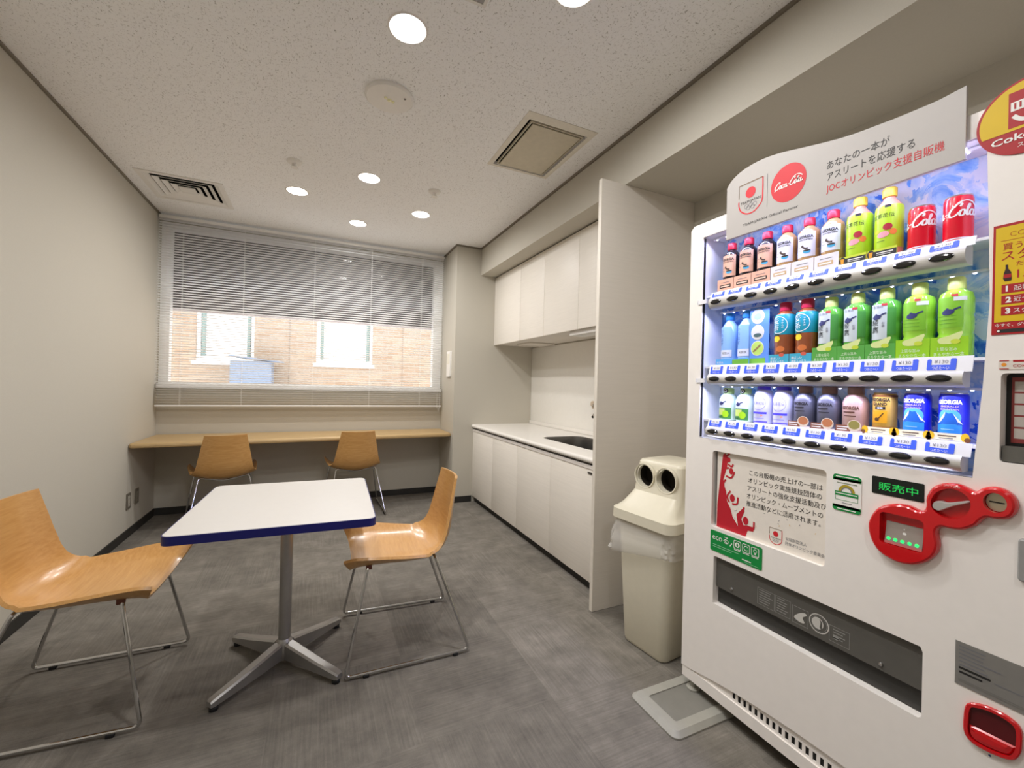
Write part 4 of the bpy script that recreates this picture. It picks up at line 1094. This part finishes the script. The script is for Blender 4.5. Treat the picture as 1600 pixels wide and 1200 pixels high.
COF = 'Georgia'
def coffee(i, dark, label, group):
    t = drink('coffee_bottle', 0, i, label, 'bottle', group)
    body = mat('black_coffee', (34, 30, 34), .15, coat=.5) if dark else mat('milk_coffee', (178, 140, 92), .2, coat=.5)
    b = MB(); b.lathe([(0, .001), (.028, .001), (.0305, .006), (.0305, .085), (.029, .09), (.0305, .096), (.0305, .135), (.028, .148), (.018, .160), (.0125, .166), (.0125, .172)], (0, 0, 0), body, 32); b.build('bottle_body', t)
    b = MB(); b.lathe([(.0155, .166), (.0165, .170), (.0165, .187), (.0145, .191), (0, .191)], (0, 0, 0), mat('red_cap', (206, 40, 66), .35), 24); b.build('cap', t)
    fr = wrap(.0309, .0)
    b = MB(); band(b, fr, -.027, .062, .034, .142, 0, ink((226, 176, 150)) if dark else ink((226, 226, 240)), 12)
    b.text('GEORGIA', .004, .122, .0125, fr, .0004, BLK, width=.046, align='C', bold=.04); b.text('JAPAN CRAFTMAN', .004, .1145, .006, fr, .0004, BLK, width=.042, align='C', bold=.02)
    b.poly([ell(.010, .078, .0105, .0065, 20)], fr, .0004, ink((70, 170, 214))); b.poly([ell(.010, .0815, .0105, .0028, 20)], fr, .0006, ink((52, 38, 34)))
    b.stroke([(-.004, .095), (.004, .089), (.013, .088)], .005, fr, .0004, ink((72, 52, 44)), 3); b.poly([ell(-.003, .096, .004, .004, 12)], fr, .0005, ink((72, 52, 44)))
    for k in range(2): b.poly([rect(-.019, .093-.010*k, -.008, .0942-.010*k)], fr, .0004, grey)
    b.build('label', t, smooth=60)
    def draw(b, f):
        if dark: b.poly([rrect(-.024, .018, .024, .030, .002)], f, .0004, BLK); b.poly([rect(-.020, .0215, .020, .0265)], f, .0008, ink((240, 206, 186)))
        else: b.poly([rrect(-.024, .018, .020, .030, .001)], f, .0004, ink((210, 176, 130))); b.poly([rect(-.020, .0215, .015, .0260)], f, .0008, WHT)
        b.poly([rect(-.018, .0375, .018, .0395)], f, .0004, grey)
    card(t, .069, .052, ink((240, 182, 160)) if dark else ink((232, 230, 240)), draw)
for i, l in enumerate(('dark coffee bottle at the hinge end of the top shelf', 'dark coffee bottle second from the hinge end of the top shelf', 'dark coffee bottle standing next to the pale milk coffees')):
    coffee(i, True, l, 'dark coffee bottles')
for i, l in enumerate(('milk coffee bottle standing next to the dark coffees', 'milk coffee bottle in the middle of the three milk coffees', 'milk coffee bottle standing next to the lime-green fruit tea')):
    coffee(i+3, False, l, 'milk coffee bottles')
def fruit_tea(i, label):
    t = drink('fruit_tea_bottle', 0, i, label, 'bottle', 'fruit tea bottles')
    b = MB(); b.lathe([(0, .001), (.027, .001), (.031, .006), (.031, .140), (.029, .150), (.020, .162), (.0135, .172), (.0135, .182)], (0, 0, 0), mat('peach_tea', (216, 150, 120), .15, coat=.5), 32); b.build('bottle_body', t)
    b = MB(); b.lathe([(.016, .177), (.0165, .180), (.0165, .199), (.014, .2025), (0, .2025)], (0, 0, 0), mat('yellow_cap', (240, 210, 70), .35), 24); b.build('cap', t)
    b = MB(); b.lathe([(.0314, .030), (.0316, .04), (.0316, .140), (.0298, .149)], (0, 0, 0), mat('lime_label', (178, 214, 40), .35), 40); b.f = [f for f in b.f if len(f) < 30]; b.fm = b.fm[:len(b.f)]
    fr = wrap(.0318)
    b.poly([rect(.003, .131, .017, .149)], fr, -.0006, ink((52, 50, 60))); b.text('紅茶花伝', -.002, .115, .0135, fr, .0003, ink((60, 78, 24)), width=.052, align='C', bold=.01)
    b.poly([ell(.010, .088, .0105, .0095, 18)], fr, .0003, ink((176, 30, 52))); b.poly([ell(.022, .073, .008, .0085, 16)], fr, .0004, ink((240, 130, 50))); b.poly([ell(.0, .068, .014, .0085, 20, .1)], fr, .0005, ink((242, 164, 178)))
    b.poly([ell(-.016, .079, .009, .006, 14)], fr, .0002, ink((206, 210, 60))); b.poly([rect(-.015, .050, .004, .052)], fr, .0003, ink((110, 140, 40)))
    b.build('label', t, smooth=60)
    def draw(b, f):
        b.poly([rect(-.020, .009, .033, .024)], f, .0004, ink((40, 38, 44))); b.poly([rect(-.012, .017, .026, .0195)], f, .0008, WHT); b.poly([rect(-.012, .012, .020, .0145)], f, .0008, ink((190, 190, 190)))
        b.poly([ell(-.026, .018, .0085, .012, 18)], f, .0006, ink((40, 38, 44))); b.poly([[(-.031, .024), (-.021, .024), (-.0225, .009), (-.0295, .009)]], f, .001, ink((230, 160, 40)))
    card(t, .068, .030, ink((206, 220, 60)), draw)
fruit_tea(6, 'lime-labelled fruit tea bottle beside the milk coffees'); fruit_tea(7, 'lime-labelled fruit tea bottle beside the red cola cans')
def can(i, row, label, group, name, body, draw, R=.0275, H=.122, cat='can', lift=0.):
    t = drink(name, row, i, label, cat, group)
    b = MB(); b.lathe([(0, .003), (R*.80, .001), (R*.86, .004), (R, .012), (R, H-.010), (R*.9, H-.002)], (0, 0, 0), body, 40); b.build('can_body', t)
    b = MB(); b.lathe([(R*.905, H-.003), (R*.93, H), (R*.88, H+.001), (R*.86, H-.003), (0, H-.003)], (0, 0, 0), M_alu, 40); b.build('can_lid', t)
    b = MB(); draw(b, wrap(R+.0003)); b.build('lettering', t, smooth=60)
    return t
M_coke = mat('cola_red', (222, 16, 44), .25, coat=.4, var=.02)
def coke_draw(b, fr):
    script(b, -.078, .068, .125, fr, .0003, WHT, -.6, 99)
    band(b, fr, -.085, .0125, .085, .0155, .0002, ink((226, 226, 234)), 30)
can(8, 0, 'red cola can beside the lime fruit tea bottles', 'red cola cans', 'cola_can', M_coke, coke_draw)
can(9, 0, 'red cola can at the lock end of the top shelf', 'red cola cans', 'cola_can', M_coke, coke_draw)
# middle shelf
def water(i, label):
    t = drink('water_bottle', 1, i, label, 'bottle', 'water bottles')
    b = MB(); b.lathe([(0, .001), (.026, .001), (.030, .006), (.030, .030), (.0285, .05), (.030, .07), (.030, .13), (.026, .152), (.015, .170), (.012, .176), (.012, .182)], (0, 0, 0), mat('clear_blue_water', (150, 192, 240), .12, coat=.6), 32); b.build('bottle_body', t)
    b = MB(); b.lathe([(.0155, .176), (.0165, .180), (.0165, .198), (.014, .202), (0, .202)], (0, 0, 0), mat('blue_cap', (52, 150, 224), .35), 24); b.build('cap', t)
    fr = wrap(.0304); b = MB(); band(b, fr, -.026, .034, .026, .148, 0, ink((140, 186, 242)), 12); band(b, fr, -.026, .034, .026, .060, .0003, ink((222, 228, 244)), 12)
    b.text('いろはす', -.014, .128, .0165, fr, .0005, ink((64, 92, 170)), vertical=True, bold=.0); b.text('天然水', .004, .044, .010, fr, .0006, BLK, align='C')
    b.build('label', t, smooth=60)
    def draw(b, f): b.text('天然水', -.03, .0085, .010, f, .0004, WHT) if i == 0 else b.poly([rect(-.033, .003, .033, .022)], f, .0004, ink((110, 178, 60)))
    card(t, .069, .026, ink((90, 170, 236)), draw)
water(0, 'pale blue water bottle at the hinge end of the middle shelf'); water(1, 'pale blue water bottle beside the card of round pictures')
p = MF(SP0+SPD*2-.014, Zs[1], -.040)
t = thing('picture_card', 'blue card with three round pictures beside the water bottles', 'card', (p.x, p.y, p.z))
fr = lambda u, v, q: V((-q, -u, v))
b = MB(); b.plate([rect(-.030, .001, .042, .205)], fr, -.0015, 0, ink((96, 148, 232))); b.build('card_board', t, smooth=0)
b = MB(); b.poly([rect(-.030, .003, .030, .024)], fr, .0004, ink((120, 184, 60)))
for k, (cc, c2) in enumerate((((206, 222, 244), (150, 180, 220)), ((206, 206, 206), (70, 96, 96)), ((190, 222, 110), (150, 120, 84)))):
    v = .172-.0565*k; b.poly([ell(0, v, .0245, .0265, 28)], fr, .0004, WHT); b.poly([ell(0, v, .0225, .0245, 28)], fr, .0008, ink(cc))
    if k == 2: b.stroke([(-.015, v-.012), (.012, v+.012)], .006, fr, .0012, ink(c2), 0)
    else: b.poly([ell(0, v-.010*k, .015, .007+.004*(1-k), 18)], fr, .0012, ink(c2))
b.build('card_print', t, smooth=0)
def barley(i, label):
    t = drink('barley_tea_bottle', 1, i, label, 'bottle', 'barley tea bottles', ds=.0)
    b = MB(); b.lathe([(0, .001), (.029, .001), (.0325, .006), (.0325, .05), (.031, .06), (.0325, .075), (.0325, .155), (.029, .167), (.018, .178), (.0145, .182)], (0, 0, 0), mat('brown_tea', (140, 74, 40), .15, coat=.5), 32); b.build('bottle_body', t)
    b = MB(); b.lathe([(.0175, .180), (.0185, .183), (.0185, .205), (.016, .209), (0, .209)], (0, 0, 0), mat('pink_red_cap', (216, 44, 80), .35), 24); b.build('cap', t)
    fr = wrap(.0331); b = MB(); b.lathe([(.0329, .098), (.0331, .1), (.0331, .156), (.0296, .167)], (0, 0, 0), mat('teal_label', (18, 138, 156), .35), 40); b.f = [f for f in b.f if len(f) < 30]; b.fm = b.fm[:len(b.f)]
    b.ring(-.004, .131, .0270, .0290, fr, .0004, WHT, 32); b.text('麦茶', -.012, .137, .0225, fr, .0005, WHT, vertical=True, bold=.02); b.text('やかんの', .010, .143, .0075, fr, .0005, WHT, vertical=True)
    b.poly([ell(-.010, .085, .0125, .011, 10)], fr, -.0003, ink((246, 212, 30))); b.poly([ell(-.010, .0985, .010, .004, 12)], fr, .0006, ink((24, 60, 60))); b.poly([ell(.003, .05, .014, .010, 14)], fr, -.0002, ink((206, 112, 50)))
    b.build('label', t, smooth=60)
    def draw(b, f):
        b.poly([ell(.010, .030, .009, .006, 14)], f, .0004, ink((206, 90, 70)))
        b.text('香ばしい', -.028, .0155, .0085, f, .0004, WHT, bold=.03); b.text('麦茶すっきり', -.028, .005, .0085, f, .0004, WHT, width=.046, bold=.03)
    card(t, .069, .032, ink((60, 168, 196)), draw)
barley(3, 'red-capped teal barley tea bottle beside the picture card'); barley(4, 'red-capped teal barley tea bottle beside the green teas')
def green(i, label, lime):
    t = drink('lime_tea_bottle' if lime else 'green_tea_bottle', 1, i, label, 'bottle', 'lime green tea bottles' if lime else 'dark green tea bottles')
    body = mat('lime_tea', (150, 206, 60), .12, coat=.5) if lime else mat('green_tea', (96, 170, 66), .12, coat=.5)
    b = MB(); b.lathe([(0, .001), (.029, .001), (.0325, .006), (.0325, .055), (.0305, .062), (.0325, .07), (.0325, .10), (.031, .106), (.0325, .112), (.0325, .148), (.029, .162), (.018, .170), (.0145, .174), (.0145, .178)], (0, 0, 0), body, 32); b.build('bottle_body', t)
    b = MB(); b.lathe([(.0165, .172), (.017, .175), (.017, .186), (.0165, .187), (.0165, .197), (.0145, .202), (0, .202)], (0, 0, 0), mat('pale_lime_cap', (222, 232, 130) if not lime else (206, 232, 160), .35), 24); b.build('cap', t)
    fr = wrap(.0330); b = MB()
    if lime:
        band(b, fr, -.032, .075, .024, .150, 0, ink((126, 186, 40)), 12); band(b, fr, .006, .140, .030, .150, .0003, ink((214, 216, 206)), 6)
        teapot(b, fr, -.004, .113, 1.1, .0006); 
        for k in range(3): b.poly([rect(-.026, .085+.009*k, .012, .0865+.009*k)], fr, .0004, ink((100, 160, 40)))
    else:
        band(b, fr, -.029, .058, .014, .156, 0, ink((196, 206, 204)), 12); band(b, fr, .014, .070, .034, .145, 0, ink((70, 146, 56)), 6)
        teapot(b, fr, -.010, .120, 1.05, .0006); b.text('綾鷹', -.014, .098, .0195, fr, .0005, ink((46, 52, 56)), vertical=True); b.text('お茶', .006, .100, .008, fr, .0005, grey, vertical=True); b.text('急須の', -.008, .145, .009, fr, .0005, grey, align='C')
    b.poly([rect(.002, .151, .014, .157)], fr, .0007, ink((206, 60, 70)))
    b.build('label', t, smooth=60)
    def draw(b, f):
        b.poly([catmull([(-.020, .048), (.0, .055), (.024, .064), (.020, .047), (.010, .036), (-.016, .036)], True, 3)], f, .0004, ink((214, 226, 150))); b.poly([ell(.012, .040, .009, .006, 14)], f, .0006, ink((196, 214, 60)))
        b.text('上質な旨み', -.024, .0185, .010, f, .0006, ink((226, 240, 206)), width=.040, bold=.03); b.text('まろやかな一本', -.028, .006, .010, f, .0006, ink((226, 240, 206)), width=.056, bold=.03)
    card(t, .070, .046 if not lime else .052, ink((84, 164, 64)) if not lime else ink((150, 206, 20)), draw)
for i, l in enumerate(('green tea bottle standing next to the barley teas', 'green tea bottle in the middle of the three with grey labels', 'green tea bottle standing next to the lime green bottles')): green(5+i, l, False)
green(8, 'lime green tea bottle beside the grey-labelled green teas', True); green(9, 'lime green tea bottle at the lock end of the middle shelf', True)
# bottom shelf
def small_green(i, label):
    t = drink('small_green_tea', 2, i, label, 'bottle', 'small green tea bottles')
    b = MB(); b.lathe([(0, .001), (.029, .001), (.032, .006), (.032, .078), (.026, .094), (.017, .100), (.017, .106)], (0, 0, 0), mat('pale_green_bottle', (206, 226, 214), .2, coat=.4), 32); b.build('bottle_body', t)
    b = MB(); b.lathe([(.0185, .101), (.019, .104), (.019, .120), (.017, .123), (0, .123)], (0, 0, 0), mat('pale_green_cap', (196, 226, 150), .35), 24)
    b.poly([ell(0, .112, .0105, .0095, 18)], wrap(.0192), .0004, ink((34, 56, 50))); b.ring(0, .112, .004, .006, wrap(.0192), .0008, WHT, 14); b.build('cap', t)
    fr = wrap(.0323); b = MB(); band(b, fr, -.030, .048, .030, .080, 0, ink((222, 234, 238)), 12); band(b, fr, -.030, .006, .030, .048, 0, ink((70, 140, 70)), 12); band(b, fr, -.030, .020, .008, .044, .0003, ink((206, 222, 120)), 8)
    teapot(b, fr, -.008, .063, .95, .0006); b.poly([ell(.010, .024, .012, .013, 18)], fr, .0006, ink((170, 220, 30))); b.poly([rect(-.028, .010, -.004, .014)], fr, .0006, ink((40, 90, 50))); b.build('label', t, smooth=60)
small_green(0, 'small green tea bottle at the hinge end of the bottom shelf'); small_green(1, 'small green tea bottle beside the white and violet bottles')
def violet(i, label):
    t = drink('milk_tea_bottle', 2, i, label, 'bottle', 'white and violet milk tea bottles')
    b = MB(); b.lathe([(0, .001), (.0285, .001), (.0315, .006), (.0315, .09), (.026, .112), (.0195, .118), (.0195, .122)], (0, 0, 0), mat('violet_white_bottle', (222, 222, 248), .25, coat=.4), 32); b.build('bottle_body', t)
    b = MB(); b.lathe([(.021, .119), (.0215, .121), (.0215, .131), (0, .132)], (0, 0, 0), mat('violet_cap', (84, 62, 214), .35), 24); b.build('cap', t)
    fr = wrap(.0318); b = MB(); b.ring(0, .072, .0235, .0246, fr, .0003, ink((110, 100, 220)), 32); b.text('紅茶花伝', 0, .067, .0125, fr, .0004, ink((110, 100, 216)), width=.040, align='C', bold=.0)
    b.poly([rect(-.028, .034, .028, .041)], fr, .0003, ink((84, 74, 226))); b.poly([ell(.012, .029, .004, .003, 10)], fr, .0003, ink((244, 170, 140))); b.poly([rect(-.024, .018, .020, .0198)], fr, .0003, ink((150, 146, 226))); band(b, fr, -.030, .004, .030, .009, .0003, ink((92, 80, 226)), 10); b.build('label', t, smooth=60)
violet(2, 'white and violet bottle beside the small green teas'); violet(3, 'white and violet bottle beside the grey coffee bottles')
def cofcan(i, tone, label, group):
    t = drink('bottle_can', 2, i, label, 'bottle can', group)
    body = mat('grey_bottle_can', (112, 112, 124), .35, metal=.4) if tone == 'grey' else mat('rose_bottle_can', (206, 168, 152), .35, metal=.3)
    b = MB(); b.lathe([(0, .001), (.0285, .001), (.0315, .006), (.0315, .086), (.027, .100), (.019, .110), (.0185, .114)], (0, 0, 0), body, 36); b.build('bottle_body', t)
    b = MB(); b.lathe([(.0195, .111), (.020, .113), (.020, .131), (.0175, .134), (0, .134)], (0, 0, 0), mat('brown_cap', (146, 112, 104), .35), 24); b.build('cap', t)
    fr = wrap(.0317); b = MB(); dk = ink((40, 36, 40)) if tone == 'grey' else ink((96, 60, 44)); y = .073 if tone == 'grey' else .067
    b.text('GEORGIA', 0, y, .013, fr, .0004, dk, width=.046, align='C', bold=.04); b.poly([rect(-.019, y-.010, .012, y-.006)], fr, .0004, dk); b.poly([rect(-.017, y-.020, .015, y-.018)], fr, .0004, dk); b.build('label', t, smooth=60)
    def draw(b, f):
        b.poly([rect(-.034, .003, .004, .021)], f, .0004, ink((140, 84, 60))); b.poly([rect(-.031, .014, .0, .017)], f, .0008, WHT); b.poly([rect(-.031, .007, -.004, .010)], f, .0008, WHT)
        b.poly([ell(.014, .021, .0175, .0165, 24)], f, .0006, ink((232, 214, 190))); b.poly([ell(.014, .023, .0145, .0125, 22)], f, .001, ink((190, 120, 76)) if tone == 'grey' else ink((150, 140, 70)))
    fr3 = None
    card(t, .068, .006, ink((226, 214, 206)), draw)
cofcan(4, 'grey', 'grey bottle can of coffee beside the violet bottles', 'grey coffee bottle cans'); cofcan(5, 'grey', 'grey bottle can of coffee beside the rose one', 'grey coffee bottle cans'); cofcan(6, 'rose', 'rose-beige bottle can of coffee beside the gold can', None)
def banner(b, f):
    b.poly([rect(-.034, .005, .034, .022)], f, .0004, ink((246, 238, 206)))
    for s_ in (-1, 1):
        b.poly([ell(s_*.032, .014, .008, .011, 8)], f, .0008, ink((238, 190, 30))); b.poly([ell(s_*.036, .008, .006, .006, 8)], f, .001, ink((120, 74, 40)))
    b.poly([rect(-.018, .014, .016, .0165)], f, .0008, ink((90, 60, 40))); b.poly([rect(-.016, .008, .010, .010)], f, .0008, grey)
def gold_draw(b, fr):
    b.text('GEORGIA', 0, .094, .0125, fr, .0004, BLK, width=.044, align='C', bold=.04); b.text('GRAND', -.002, .082, .0125, fr, .0004, BLK, width=.034, align='C', bold=.03); b.poly([rect(-.012, .0715, .012, .0795)], fr, .0004, BLK); b.text('微糖', 0, .0728, .0065, fr, .0008, WHT, align='C', bold=.02)
    b.poly([rect(-.020, .034, .016, .068)], fr, .0003, ink((226, 160, 20))); b.stroke([(-.006, .044), (.0, .050), (.008, .062)], .003, fr, .0007, ink((90, 60, 20)), 3); b.poly([ell(-.007, .044, .006, .005, 12)], fr, .0007, ink((90, 60, 20)))
    band(b, fr, -.05, .012, .05, .024, .0003, ink((170, 110, 40)), 20); band(b, fr, -.05, .106, .05, .112, .0003, ink((150, 92, 40)), 20)
g = can(7, 2, 'small gold coffee can on the bottom shelf', None, 'coffee_can', mat('gold_can', (232, 184, 80), .35, metal=.3), gold_draw, .0265, .119); card(g, .066, .004, ink((246, 238, 206)), banner, .031)
def blue_draw(b, fr):
    b.text('GEORGIA', 0, .094, .0135, fr, .0006, WHT, width=.048, align='C', bold=.05); b.text('EMERALD', 0, .0855, .0065, fr, .0006, ink((190, 170, 236)), width=.034, align='C', bold=.02); b.text('MOUNTAIN', 0, .078, .0065, fr, .0006, ink((190, 170, 236)), width=.036, align='C', bold=.02)
    b.poly([ell(0, .060, .0225, .0215, 28)], fr, .0003, ink((90, 180, 240))); b.poly([[(-.026, .044), (-.006, .074), (.0, .070), (.006, .072), (.026, .044)]], fr, .0005, ink((30, 104, 200)))
    b.poly([[(-.026, .044), (-.006, .074), (-.008, .062), (-.016, .050)]], fr, .0007, WHT); b.poly([[(.008, .070), (.026, .044), (.016, .050), (.012, .060)]], fr, .0007, WHT)
    band(b, fr, -.030, .022, .024, .043, .0004, ink((50, 150, 240)), 12); b.poly([rect(-.016, .030, .010, .032)], fr, .0007, ink((150, 206, 250)))
M_bc = mat('blue_can', (36, 44, 214), .3, coat=.3)
g = can(8, 2, 'blue mountain-picture coffee can beside the gold can', 'blue coffee cans', 'coffee_can', M_bc, blue_draw, .0275, .121); card(g, .066, .004, ink((246, 238, 206)), banner, .031)
g = can(9, 2, 'blue mountain-picture coffee can at the lock end of the bottom shelf', 'blue coffee cans', 'coffee_can', M_bc, blue_draw, .0275, .121); card(g, .066, .004, ink((246, 238, 206)), banner, .031)

# ------------------------------------------------------------------ world, camera, view
w = bpy.data.worlds.new('overcast_sky'); S.world = w; w.use_nodes = True
bg = w.node_tree.nodes['Background']; bg.inputs['Color'].default_value = (.93, .96, 1., 1); bg.inputs['Strength'].default_value = 3.8

F = 667.629; yaw, pit, rol = math.radians(24.67022764), math.radians(.10088888), math.radians(1.39655898)
fwd = V((math.sin(yaw)*math.cos(pit), math.cos(yaw)*math.cos(pit), math.sin(pit)))
r0 = V((math.cos(yaw), -math.sin(yaw), 0)); u0 = r0.cross(fwd)
r1 = r0*math.cos(rol)+u0*math.sin(rol); u1 = u0*math.cos(rol)-r0*math.sin(rol)
cam = bpy.data.cameras.new('camera'); cam.sensor_width = 36; cam.sensor_fit = 'HORIZONTAL'; cam.lens = F/1600*36; cam.clip_start = .05
co = bpy.data.objects.new('camera', cam); COL.objects.link(co)
mx = Matrix(((r1.x, u1.x, -fwd.x), (r1.y, u1.y, -fwd.y), (r1.z, u1.z, -fwd.z))).to_4x4(); mx.translation = V((0, 0, 1.22))
co.matrix_world = mx
S.camera = co
S.view_settings.view_transform = 'Standard'; S.view_settings.look = 'None'; S.view_settings.gamma = 1; S.view_settings.use_curve_mapping = False
S.view_settings.exposure = 0.06
S.cycles.use_denoising = True
S.cycles.max_bounces = 10; S.cycles.diffuse_bounces = 6; S.cycles.glossy_bounces = 4; S.cycles.transparent_max_bounces = 16
S.cycles.caustics_reflective = False; S.cycles.caustics_refractive = False
S.cycles.sample_clamp_indirect = 6.
